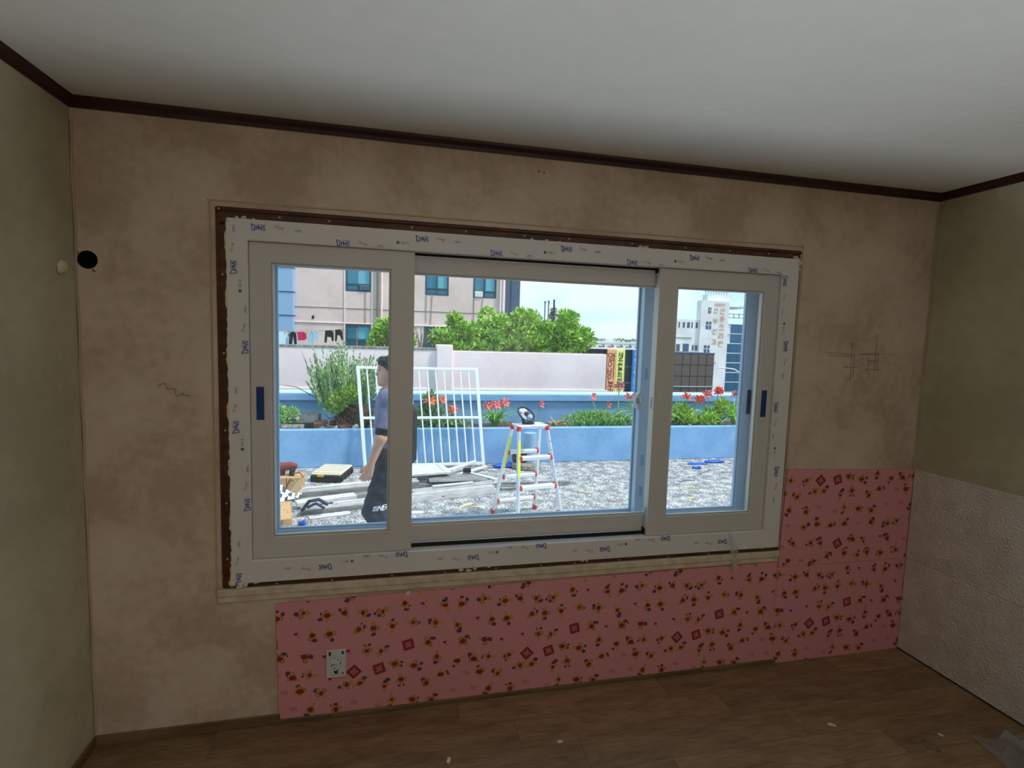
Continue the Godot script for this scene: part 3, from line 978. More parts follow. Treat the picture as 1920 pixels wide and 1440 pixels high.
func window() -> void:
	var w := frame("window_1")
	struct(w, "new white plastic sliding window with printed protective film")
	# old brown casing
	var cs := Node3D.new()
	cs.name = "casing"
	w.add_child(cs)
	var X0 := 0.4373
	var X1 := 2.8727
	var Y0 := 0.5706
	var Y1 := 1.9826
	obj("casing_board", mb().box(Vector3(X0, Y1 - 0.06, -0.05), Vector3(X1, Y1, 0.008), 0.006).box(Vector3(X0, Y1 - 0.018, 0.0), Vector3(X1, Y1 - 0.002, 0.013), 0.005), M.brown, cs)
	obj("casing_board", mb().box(Vector3(X0, Y0, -0.05), Vector3(X1, Y0 + 0.05, 0.008), 0.006), M.brown, cs)
	obj("casing_board", mb().box(Vector3(X0, Y0 + 0.05, -0.05), Vector3(X0 + 0.06, Y1 - 0.06, 0.008), 0.006).box(Vector3(X0 + 0.002, Y0 + 0.05, 0.0), Vector3(X0 + 0.016, Y1 - 0.018, 0.013), 0.005), M.brown, cs)
	obj("casing_board", mb().box(Vector3(X1 - 0.04, Y0 + 0.05, -0.05), Vector3(X1, Y1 - 0.06, 0.008), 0.004), M.brown, cs)
	var nail := mb().lathe([Vector2(0, -0.004), Vector2(0.0042, -0.004), Vector2(0.004, 0.001), Vector2(0.0022, 0.0022), Vector2(0.0, 0.0024)], 8, Transform3D(Basis(Vector3.RIGHT, PI / 2), Vector3.ZERO)).mesh()
	var r := RandomNumberGenerator.new()
	r.seed = 9
	var spots := []
	for i in 10: spots.append(Vector3(0.62 + i * 0.235 + r.randf_range(-0.04, 0.04), 1.957, 0.009))
	for i in 11: spots.append(Vector3(0.63 + i * 0.205 + r.randf_range(-0.04, 0.04), 0.578, 0.009))
	for i in 5: spots.append(Vector3(0.459, 0.66 + i * 0.27 + r.randf_range(-0.03, 0.03), 0.009))
	spots.append(Vector3(0.452, 1.972, 0.014))
	for p in spots:
		var o := obj("nail", nail, M.nail, cs)
		o.position = p
	# white frame
	var fx0 := 0.475
	var fx1 := 2.862
	var fy0 := 0.590
	var fy1 := 1.943
	var ix0 := 0.543
	var ix1 := 2.778
	var iy0 := 0.676
	var iy1 := 1.868
	var zf := 0.012
	var zb := -0.235
	var mem := mitred(fx0, fx1, fy0, fy1, ix0, ix1, iy0, iy1, zf, zb)
	var jl := obj("frame_jamb", mem[0], M.film, w)
	var jr := obj("frame_jamb", mem[1], M.film, w)
	var head := obj("frame_head", mem[2], M.film, w)
	var sill := obj("frame_sill", mem[3], M.film, w)
	var z := zf + 0.0004
	var b := mb()
	for k in 4:
		film_marks(b, Vector3(0.582 + 0.583 * k, 1.916, z), 0.0)
		film_marks(b, Vector3(0.874 + 0.583 * k, 1.880, z), 0.0, Vector3(1.072 + 0.583 * k, 1.896, z) if k < 3 else null)
	obj("printed_marks", b, M.ink, head)
	b = mb()
	for k in 4:
		film_marks(b, Vector3(0.806 + 0.583 * k, 0.634, z), PI, Vector3(0.908 + 0.583 * k, 0.651, z) if k < 3 else null)
		if k < 3: film_marks(b, Vector3(1.097 + 0.583 * k, 0.666, z), PI)
	obj("printed_marks", b, M.ink, sill)
	b = mb()
	for y in [1.772, 1.191]: film_marks(b, Vector3(0.496, y, z), PI / 2, Vector3(0.517, y - 0.085, z))
	for y in [1.486, 0.897]: film_marks(b, Vector3(0.531, y, z), PI / 2)
	film_marks(b, Vector3(0.497, 0.61, z), PI / 2)
	obj("printed_marks", b, M.ink, jl)
	b = mb()
	for y in [1.839, 1.26]: film_marks(b, Vector3(2.791, y, z), -PI / 2, Vector3(2.803, y - 0.19, z))
	for y in [1.544, 0.956]: film_marks(b, Vector3(2.82, y, z), -PI / 2)
	obj("printed_marks", b, M.ink, jr)
	# inner layer of sashes
	var g := 0.0015
	var s1 := sash(w, ix0 + g, 1.137, iy0 + g, iy1 - g, 0.617, 1.047, 0.760, 1.795, -0.004, -0.038)
	var s2 := sash(w, 2.180, ix1 - g, iy0 + g, iy1 - g, 2.268, 2.704, 0.762, 1.789, -0.004, -0.038)
	sash(w, 1.060, 2.262, iy0 + 0.014, iy1 - 0.010, 1.128, 2.196, 0.764, 1.792, -0.044, -0.078)
	pull(s1, 0.5635, 0.590, 1.214, 1.338, -0.004, M.blue_film, M.blue_film_dark)
	pull(s2, 2.724, 2.750, 1.216, 1.340, -0.004, M.blue_film, M.blue_film_dark)
	obj("brush_track", mb().box(Vector3(1.137, iy0, -0.043), Vector3(2.180, iy0 + 0.013, -0.030)).box(Vector3(1.137, iy1 - 0.009, -0.043), Vector3(2.18, iy1, -0.036)), M.track, w)
	obj("corner_brush", mb().box(Vector3(2.172, iy0, -0.043), Vector3(2.180, iy0 + 0.03, -0.02), 0.002).box(Vector3(2.174, iy1 - 0.02, -0.043), Vector3(2.180, iy1, -0.02), 0.002), M.track, w)
	# marks on the side of the right-hand sash
	b = mb()
	for y in [1.30, 0.80]:
		var tr := Transform3D(Basis(Vector3(0, 0, -1), Vector3(0, 1, 0), Vector3(-1, 0, 0)), Vector3(0, 0, 0))
		b.col = Color(0.03, 0.2, 0.55)
		for k in 3:
			b.stroke([Vector2(0.012, y - k * 0.017), Vector2(0.030, y - k * 0.017), Vector2(0.030, y - 0.010 - k * 0.017), Vector2(0.014, y - 0.010 - k * 0.017)], 0.003, Transform3D(tr.basis, Vector3(2.1796, 0, 0)))
	obj("printed_marks", b, M.ink, s2)
	# outer layer
	sash(w, ix0 + g, 1.135, iy0 + g, iy1 - g, 0.604, 1.082, 0.733, 1.808, -0.148, -0.180, M.pvc_daylight_tint)
	var s4 := sash(w, 2.185, ix1 - g, iy0 + g, iy1 - g, 2.238, 2.728, 0.735, 1.808, -0.148, -0.180, M.pvc_daylight_tint)
	sash(w, 1.085, 2.236, iy0 + g, iy1 - g, 1.135, 2.186, 0.733, 1.808, -0.186, -0.218, M.pvc_daylight_tint)
	pull(s4, 2.757, 2.7765, 1.208, 1.328, -0.148, M.blue_film_dark, M.blue_film_dark)
	b = mb()
	b.col = Color(0.05, 0.3, 0.62)
	for y in [1.42, 1.01, 0.86]:
		for k in 3: b.stroke([Vector2(2.205, y - k * 0.017), Vector2(2.217, y - k * 0.017), Vector2(2.217, y - 0.010 - k * 0.017), Vector2(2.206, y - 0.010 - k * 0.017)], 0.003, Transform3D(Basis.IDENTITY, Vector3(0, 0, -0.1475)))
	obj("printed_marks", b, M.ink, s4)
	b = mb()
	b.box(Vector3(2.176, 1.232, -0.185), Vector3(2.194, 1.308, -0.142), 0.004).box(Vector3(2.170, 1.255, -0.178), Vector3(2.178, 1.290, -0.152), 0.003)
	b.tube([Vector3(2.184, 1.250, -0.14), Vector3(2.184, 1.27, -0.128), Vector3(2.184, 1.292, -0.14)], 0.005, 6)
	obj("latch", b, M.alu, s4)
	# squeezed-out sealing foam round the frame
	foam_blob(w, [Vector3(0.480, 0.592, 0.008), Vector3(0.498, 0.582, 0.010), Vector3(0.515, 0.588, 0.004), Vector3(0.555, 0.592, 0.004)], 0.016, 1)
	foam_blob(w, [Vector3(0.505, 1.945, 0.006), Vector3(0.53, 1.946, 0.006), Vector3(0.558, 1.942, 0.004), Vector3(0.48, 1.93, 0.006)], 0.009, 2)
	var gg := RandomNumberGenerator.new()
	gg.seed = 3
	var ragged := PackedVector2Array([Vector2(0.477, 1.93), Vector2(0.477, 0.60)])
	for i in 110: ragged.append(Vector2(0.4735 - gg.randf() * 0.004 - (0.004 if i % 17 < 5 else 0.0), 0.60 + i * 0.01215))
	stuff(obj("sealing_foam", mb().prism(ragged, -0.01, 0.011), M.foam, w))
	foam_blob(w, [Vector3(2.855, 1.935, 0.006), Vector3(2.868, 1.925, 0.006), Vector3(2.862, 1.90, 0.004), Vector3(2.84, 1.945, 0.004)], 0.013, 5)
	foam_blob(w, [Vector3(2.07, 1.943, 0.006), Vector3(2.09, 1.948, 0.006), Vector3(2.10, 1.944, 0.006)], 0.010, 6)
	foam_blob(w, [Vector3(1.60, 1.943, 0.005), Vector3(1.66, 1.944, 0.005), Vector3(1.72, 1.943, 0.005)], 0.008, 7)
	foam_blob(w, [Vector3(1.34, 0.588, 0.006), Vector3(1.37, 0.582, 0.006), Vector3(1.40, 0.588, 0.006), Vector3(1.45, 0.590, 0.006)], 0.012, 8)
	foam_blob(w, [Vector3(1.87, 0.590, 0.006), Vector3(1.89, 0.585, 0.006)], 0.008, 9)
	foam_blob(w, [Vector3(2.62, 0.590, 0.005), Vector3(2.70, 0.590, 0.005), Vector3(2.78, 0.590, 0.005), Vector3(2.85, 0.595, 0.005)], 0.009, 10)
	# scrap of clear tape hanging off the sill
	var tp := mb()
	var pts := [Vector3(2.59, 0.675, 0.015), Vector3(2.60, 0.65, 0.020), Vector3(2.612, 0.60, 0.028), Vector3(2.622, 0.55, 0.030), Vector3(2.632, 0.50, 0.022), Vector3(2.642, 0.46, 0.018)]
	tp.strip(pts, Vector3(1, 0.1, 0).normalized(), [0.004, 0.013, 0.02, 0.017, 0.010, 0.001], 0.25)
	tag(obj("tape_strip", tp, M.clear_film), "scrap of clear plastic tape dangling from the window sill", "tape")

# ---------- on the walls and floor ----------
func wall_things() -> void:
	var p1 := PackedVector2Array([Vector2(0.624, 0.496), Vector2(0.634, 0.021), Vector2(2.880, 0.021), Vector2(2.868, 0.514), Vector2(1.6, 0.507)])
	tag(obj("wallpaper_panel", mb().prism(p1, 0.0005, 0.007), M.pink_paper), "long pink patterned foam wallpaper strip under the window", "wall panel", "pink foam wallpaper panels")
	var p2 := PackedVector2Array([Vector2(2.868, 0.486), Vector2(2.881, 0.0), Vector2(3.631, 0.0), Vector2(3.631, 0.484)])
	tag(obj("wallpaper_panel", mb().prism(p2, 0.0005, 0.009), M.pink_paper), "pink patterned foam wallpaper panel standing on the floor in the right corner", "wall panel", "pink foam wallpaper panels")
	var p3 := PackedVector2Array([Vector2(2.875, 0.4875), Vector2(3.631, 0.4855), Vector2(3.631, 0.948), Vector2(3.3, 0.956), Vector2(2.886, 0.966)])
	tag(obj("wallpaper_panel", mb().prism(p3, 0.0005, 0.008), M.pink_paper), "upper pink patterned foam wallpaper panel right of the window", "wall panel", "pink foam wallpaper panels")
	tag(obj("embossed_panel", mb().box(Vector3(RW - 0.0075, 0.006, 0.010), Vector3(RW - 0.0003, 0.489, 2.9), 0.002), M.emboss), "lower white embossed foam panel on the right wall", "wall panel", "white embossed panels")
	tag(obj("embossed_panel", mb().box(Vector3(RW - 0.0075, 0.4905, 0.010), Vector3(RW - 0.0003, 0.948, 2.9), 0.002), M.emboss), "upper white embossed foam panel on the right wall", "wall panel", "white embossed panels")
	# uncovered double socket
	var t := thing("wall_socket", "uncovered white double wall socket on the pink wallpaper", "socket", Vector3(0.849, 0.232, 0.007))
	obj("mounting_plate", mb().box(Vector3(-0.037, -0.056, 0), Vector3(0.037, 0.056, 0.004), 0.0015), M.white, t)
	obj("mounting_rim", mb().box(Vector3(-0.037, -0.056, 0.004), Vector3(-0.031, 0.056, 0.008), 0.001).box(Vector3(0.031, -0.056, 0.004), Vector3(0.037, 0.056, 0.008), 0.001).box(Vector3(-0.031, 0.051, 0.004), Vector3(0.031, 0.056, 0.008), 0.001).box(Vector3(-0.031, -0.056, 0.004), Vector3(0.031, -0.051, 0.008), 0.001), M.white, t)
	for s in [1, -1]:
		var so := obj("socket_face", mb().lathe([Vector2(0.021, 0), Vector2(0.021, 0.011), Vector2(0.0185, 0.012), Vector2(0.017, 0.007), Vector2(0, 0.006)], 20, Transform3D(Basis(Vector3.RIGHT, PI / 2), Vector3(0, 0.022 * s, 0.003))), M.white, t)
		for k in [-1, 1]:
			obj("pin_hole", mb().lathe([Vector2(0, 0), Vector2(0.0026, 0), Vector2(0.0026, 0.0008), Vector2(0, 0.0008)], 10, Transform3D(Basis(Vector3.RIGHT, PI / 2), Vector3(0.007 * k, 0.022 * s - 0.004 * k, 0.0092))), M.black, so)
		obj("earth_clip", mb().box(Vector3(-0.002, -0.003, 0), Vector3(0.002, 0.003, 0.002), 0.0005, Transform3D(Basis.IDENTITY, Vector3(0, 0.022 * s + 0.015, 0.010))), M.alu, so)
	obj("screw_slot", mb().box(Vector3(-0.006, -0.043, 0.007), Vector3(0.007, -0.028, 0.0125), 0.003).box(Vector3(-0.010, -0.036, 0.007), Vector3(-0.003, -0.027, 0.0115), 0.002), M.black, t)
	for e in [[-0.029, 0.034, -0.021, 0.049, 0.0048], [0.021, 0.036, 0.028, 0.049, 0.0048], [-0.009, -0.004, -0.005, 0.006, 0.0125], [0.022, -0.046, 0.028, -0.041, 0.0048], [-0.018, -0.012, -0.015, -0.003, 0.0048], [0.015, -0.006, 0.018, 0.003, 0.0048]]:
		obj("plate_slot", mb().box(Vector3(e[0], e[1], 0.004), Vector3(e[2], e[3], e[4])), M.dark, t)
	# plaster lump beside the pipe hole, with torn rim
	tag(obj("plaster_lump", mb().ell(Vector3(0.004, 1.735, 0.082), Vector3(0.012, 0.022, 0.024), 10, 7, 0.14, 8).ell(Vector3(0.006, 1.722, 0.096), Vector3(0.008, 0.012, 0.014), 8, 5, 0.15, 9), M.foam), "pale lump of filler on the left wall by the pipe hole", "filler")
	tag(obj("torn_paper", mb().strip([Vector3(0.006, 1.80, 0.002), Vector3(0.012, 1.793, 0.012), Vector3(0.016, 1.788, 0.006)], Vector3(0, 1, 0.3).normalized(), [0.001, 0.006, 0.001]), M.stain), "torn wallpaper sliver above the left rim of the pipe hole", "paper scrap")
	tag(obj("torn_paper", mb().strip([Vector3(0.050, 1.739, 0.002), Vector3(0.056, 1.733, 0.010), Vector3(0.062, 1.731, 0.004)], Vector3(0.3, 1, 0).normalized(), [0.001, 0.005, 0.001]), M.stain), "torn wallpaper sliver below the right rim of the pipe hole", "paper scrap")
	# pencil marks
	var b := mb()
	b.col = Color(0.10, 0.075, 0.05)
	var q := []
	for e in [[0.238, 1.336], [0.255, 1.348], [0.262, 1.350], [0.266, 1.335], [0.272, 1.326], [0.285, 1.330], [0.297, 1.327], [0.294, 1.312], [0.299, 1.301], [0.308, 1.306], [0.322, 1.312], [0.321, 1.306], [0.342, 1.303]]: q.append(Vector2(e[0], e[1]))
	b.stroke(q, 0.0018, Transform3D(Basis.IDENTITY, Vector3(0, 0, 0.0012)))
	tag(obj("pencil_scribble", b, M.ink), "zigzag pencil scribble on the wall left of the window", "drawing")
	b = mb()
	b.col = Color(0.26, 0.20, 0.135)
	var c := Vector2(3.335, 1.519)
	for pl in [[-0.285, 0.004, -0.10, -0.004], [-0.27, -0.01, -0.12, -0.012], [-0.137, 0.055, -0.132, -0.135], [-0.12, 0.0, -0.117, -0.11], [-0.175, -0.065, -0.085, -0.064], [-0.095, 0.0, 0.025, 0.006], [-0.09, -0.004, 0.02, 0.001], [0.035, 0.006, 0.065, 0.006], [0.08, 0.0, 0.105, 0.002], [0.005, 0.10, 0.002, -0.12], [0.022, 0.02, 0.018, -0.075], [-0.035, -0.012, -0.037, -0.075], [-0.035, -0.03, 0.018, -0.032], [-0.05, -0.075, 0.03, -0.072], [-0.03, 0.07, -0.01, 0.085], [-0.145, 0.05, -0.12, 0.048], [-0.03, -0.11, -0.02, -0.095], [-0.15, -0.12, -0.13, -0.118]]:
		b.stroke([c + Vector2(pl[0], pl[1]), c + Vector2(pl[2], pl[3])], 0.0022, Transform3D(Basis.IDENTITY, Vector3(0, 0, 0.0012)))
	tag(obj("pencil_layout", b, M.ink), "faint pencil crosses and measuring lines on the wall right of the window", "drawing")
	var hl := mb().lathe([Vector2(0, 0), Vector2(0.0035, 0), Vector2(0.003, 0.001), Vector2(0, 0.001)], 8, Transform3D(Basis(Vector3.RIGHT, PI / 2), Vector3.ZERO)).mesh()  # black disc standing for the dark of a screw hole
	for i in 2:
		var o := obj("screw_hole_disc", hl, M.black)
		o.position = Vector3(1.622 + 0.021 * i, 2.216 - 0.003 * i, 0.0)
		tag(o, ["left", "right"][i] + " one of two small black discs drawn as screw holes high on the window wall", "screw plug", "screw plugs")
	tag(obj("round_sticker", mb().lathe([Vector2(0, 0), Vector2(0.0085, 0), Vector2(0.0085, 0.0015), Vector2(0, 0.0015)], 16, Transform3D(Basis(Vector3.RIGHT, PI / 2), Vector3(1.128, 0.500, 0.007))), M.white), "small round white sticker at the top edge of the pink wallpaper", "sticker")
	# crumpled translucent sheeting in the near right corner of the floor
	b = mb()
	var f := FastNoiseLite.new()
	f.seed = 3
	f.frequency = 5.0
	var nx := 16
	var nz := 14
	var A := Vector3(3.345, 0.002, 0.585)
	var ux := Vector3(0.30, 0.0, 0.16)
	var uz := Vector3(-0.10, 0.0, 0.36)
	var hgt := func(i: int, j: int) -> Vector3:
		var s := float(i) / nx
		var tt := float(j) / nz
		var y: float = 0.004 + 0.10 * smoothstep(0.0, 0.2, s) * smoothstep(0.0, 0.2, tt) * (0.7 + f.get_noise_2d(s, tt) * 0.9)
		return A + ux * s + uz * tt + Vector3(0, max(y, 0.002), 0) + Vector3(f.get_noise_2d(s + 5, tt), 0, f.get_noise_2d(s, tt + 9)) * 0.02
	for i in nx:
		for j in nz:
			b.quad(hgt.call(i, j), hgt.call(i, j + 1), hgt.call(i + 1, j + 1), hgt.call(i + 1, j))
	var sheet := glass(Color(0.62, 0.60, 0.57), 0.62)
	sheet.roughness = 0.4
	tag(obj("plastic_sheet", b, sheet), "crumpled translucent plastic sheeting on the floor at the right", "plastic sheet")
	tag(obj("dirt_spot", mb().ell(Vector3(3.13, 0.0, 0.59), Vector3(0.022, 0.003, 0.03), 10, 4, 0.2, 4), M.stain), "dark round dirt spot on the floor by the plastic sheet", "dirt")
	# crumbs and chips on the floor
	var chips := [[1.70, 0.30, 0.012], [1.27, 0.31, 0.018], [2.83, 0.42, 0.02], [2.2, 0.55, 0.01], [3.23, 0.55, 0.012], [1.33, 0.62, 0.02], [2.77, 0.66, 0.012]]
	for i in chips.size():
		var e: Array = chips[i]
		var o := obj("floor_crumb", mb().ell(Vector3.ZERO, Vector3(e[2], 0.004, e[2] * 0.45), 7, 4, 0.3, 20 + i), M.foam)
		o.position = Vector3(e[0], 0.002, e[1])
		o.rotation.y = i * 1.3
		tag(o, "pale foam crumb on the plank floor " + ["near the wall under the window centre", "near the wall below the wall socket", "before the right pink panel", "in the middle of the floor", "beside the dark dirt spot", "at the lower edge left of centre", "at the lower edge right of centre"][i], "crumb", "crumbs on the floor")

# ---------- the terrace ----------
func terrace() -> void:
	struct(obj("floor_terrace", mb().box(Vector3(-9, -0.9, -6.9), Vector3(16, G, -0.24)), M.concrete), "weathered grey concrete roof terrace")
	struct(obj("floor_bounce_apron", mb().box(Vector3(-9, G - 0.01, -3.02), Vector3(16, G + 0.012, -0.24), 0.006), M.bounce_apron), "pale strip along the house added to bounce light indoors")  # added pale strip that bounces daylight up into the room
	struct(obj("wall_planter_front", mb().box(Vector3(-9, G, -5.47), Vector3(16, 0.226, -5.35), 0.008), M.blue_paint), "low blue painted planter wall")
	struct(obj("wall_planter_rear", mb().box(Vector3(-9, G, -6.62), Vector3(16, 0.53, -6.25)), M.blue_paint), "blue painted parapet behind the planter")
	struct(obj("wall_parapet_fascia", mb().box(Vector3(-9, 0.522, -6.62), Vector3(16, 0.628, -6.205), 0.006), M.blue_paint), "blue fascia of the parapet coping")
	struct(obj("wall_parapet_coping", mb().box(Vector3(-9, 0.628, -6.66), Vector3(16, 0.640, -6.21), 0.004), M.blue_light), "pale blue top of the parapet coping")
	# soil bed
	var b := mb()
	var f := FastNoiseLite.new()
	f.seed = 8
	f.frequency = 1.6
	var H := func(i: int, j: int) -> Vector3:
		var x := -3.0 + i * 0.15
		var z := -5.47 - j * 0.13
		return Vector3(x, 0.16 + 0.05 * f.get_noise_2d(x, z) + 0.015 * f.get_noise_2d(x * 6, z * 6), z)
	for i in 80:
		for j in 6: b.quad(H.call(i, j), H.call(i + 1, j), H.call(i + 1, j + 1), H.call(i, j + 1))
	struct(obj("floor_soil", b, M.soil), "dark soil bed in the planter")
	# outer face of the house under and beside the window
	struct(obj("wall_house", mb().box(Vector3(-6, -0.9, -0.27), Vector3(0.44, 2.9, -0.24)).box(Vector3(2.87, -0.9, -0.27), Vector3(9, 2.9, -0.24)).box(Vector3(0.44, -0.9, -0.27), Vector3(2.87, 0.575, -0.24)).box(Vector3(0.44, 1.98, -0.27), Vector3(2.87, 2.9, -0.24)), M.blue_paint), "outer face of the house wall")
	struct(obj("wall_house_upper", mb().box(Vector3(-6, RH + 0.25, -0.24), Vector3(9, 2.9, 7)), M.asphalt), "roof of the house")

# strap leaves arching out of one clump
func straps(b: MB, at: Vector3, n: int, len: float, wid: float, c: Color, g: RandomNumberGenerator, lean := 1.0) -> void:
	for i in n:
		var an := g.randf() * TAU
		var d := Vector3(cos(an), 0, sin(an))
		var L := len * g.randf_range(0.55, 1.1)
		var sp := g.randf_range(0.35, 1.0) * lean
		var pts := []
		var ws := []
		for k in 6:
			var t := k / 5.0
			pts.append(at + d * L * sp * (0.15 * t + 0.65 * t * t) + Vector3.UP * L * (t * 1.0 - 0.55 * sp * t * t * t))
			ws.append(wid * (0.7 + 0.5 * sin(t * PI)) * (1.0 - 0.85 * t * t))
		b.col = vc(c, g.randf_range(0.65, 1.25)).lerp(Color(c.r * 1.5, c.g * 1.1, c.b * 0.6), g.randf() * 0.25)
		b.strip(pts, d.cross(Vector3.UP).normalized(), ws, 0.35)

func bloom(parent: Node, at: Vector3, dir: Vector3, r: float, c: Color, g: RandomNumberGenerator) -> void:
	var b := mb()
	var d := dir.normalized()
	var s := d.cross(Vector3.UP).normalized()
	var u := s.cross(d).normalized()
	for k in 6:
		var a := TAU * k / 6 + g.randf() * 0.2
		var o := s * cos(a) + u * sin(a)
		var L := r * g.randf_range(0.9, 1.15)
		b.col = vc(c, g.randf_range(0.8, 1.15))
		b.strip([at, at + d * L * 0.55 + o * L * 0.35, at + d * L * 0.85 + o * L * 0.8, at + d * L * 0.75 + o * L * 1.05], d.cross(o).normalized(), [0.006, L * 0.28, L * 0.22, 0.002], 0.3)
	b.col = Color(0.75, 0.62, 0.3)
	b.tube([at, at + d * r * 1.1 + Vector3(0, -0.005, 0)], 0.004, 5)
	obj("flower", b, M.petal, parent)

# stems: [dx, dz, height, flowers, colour index]
func lily(at: Vector3, label: String, leaves: int, len: float, stems: Array, seed: int, lc := Color(0.16, 0.40, 0.06)) -> void:
	var t := thing("lily_plant", label, "plant", at, "red lilies in the planter")
	var g := RandomNumberGenerator.new()
	g.seed = seed
	var b := mb()
	straps(b, Vector3.ZERO, int(leaves * 1.7), len * 1.25, 0.012, vc(lc, 1.25), g, 1.4)
	stuff(obj("leaves", b, M.leaf, t))
	var cols := [Color(0.85, 0.09, 0.05), Color(0.90, 0.20, 0.06), Color(0.85, 0.22, 0.22), Color(0.55, 0.15, 0.18)]
	for s in stems:
		var tip := Vector3(s[0] * 1.5, s[2], s[1])
		var sb := mb()
		sb.col = Color(0.30, 0.45, 0.18)
		sb.tube([Vector3(s[0] * 0.3, 0, s[1] * 0.3), Vector3(s[0], s[2] * 0.6, s[1]), tip], [0.011, 0.009, 0.007], 6)
		obj("flower_stem", sb, M.leaf, t)
		for k in s[3]:
			var a: float = TAU * k / max(1, s[3]) + g.randf() * 0.8 + 0.4
			bloom(t, tip, Vector3(cos(a), 0.15 + g.randf() * 0.3, 0.55 + 0.5 * sin(a)), 0.072, cols[s[4]], g)

# soft bushy plant of many small leaves in a lumpy crown
func leaf_cloud(b: MB, lumps: Array, per: int, size: float, cols: Array, g: RandomNumberGenerator, up := 0.3) -> void:
	var parts := []
	for l in lumps:                      # break each mass up into uneven tufts
		for i in 9:
			var d := Vector3(g.randfn(), g.randfn() + 0.15, g.randfn()).normalized()
			var k := g.randf_range(0.34, 0.58)
			parts.append([l[0] + d * l[1] * g.randf_range(0.45, 0.95), l[1] * k])
	for l in parts:
		var c: Vector3 = l[0]
		var r: Vector3 = l[1]
		for i in int(per * r.x * r.y * 16.0 + per * 0.07):
			var d := Vector3(g.randfn(), g.randfn(), g.randfn()).normalized()
			var p := c + d * r * (0.45 + 0.65 * sqrt(g.randf()))
			var dir := (d + Vector3(g.randf_range(-0.8, 0.8), g.randf_range(-0.5, 0.8) + up, g.randf_range(-0.8, 0.8))).normalized()
			var side := dir.cross(Vector3(g.randf_range(-1, 1), g.randf_range(-1, 1), g.randf_range(-1, 1))).normalized()
			var L := size * g.randf_range(0.6, 1.25)
			b.col = vc(cols[g.randi() % cols.size()], g.randf_range(0.7, 1.25))
			b.strip([p, p + dir * L * 0.5, p + dir * L], side, [L * 0.06, L * 0.26, 0.002], 0.25)

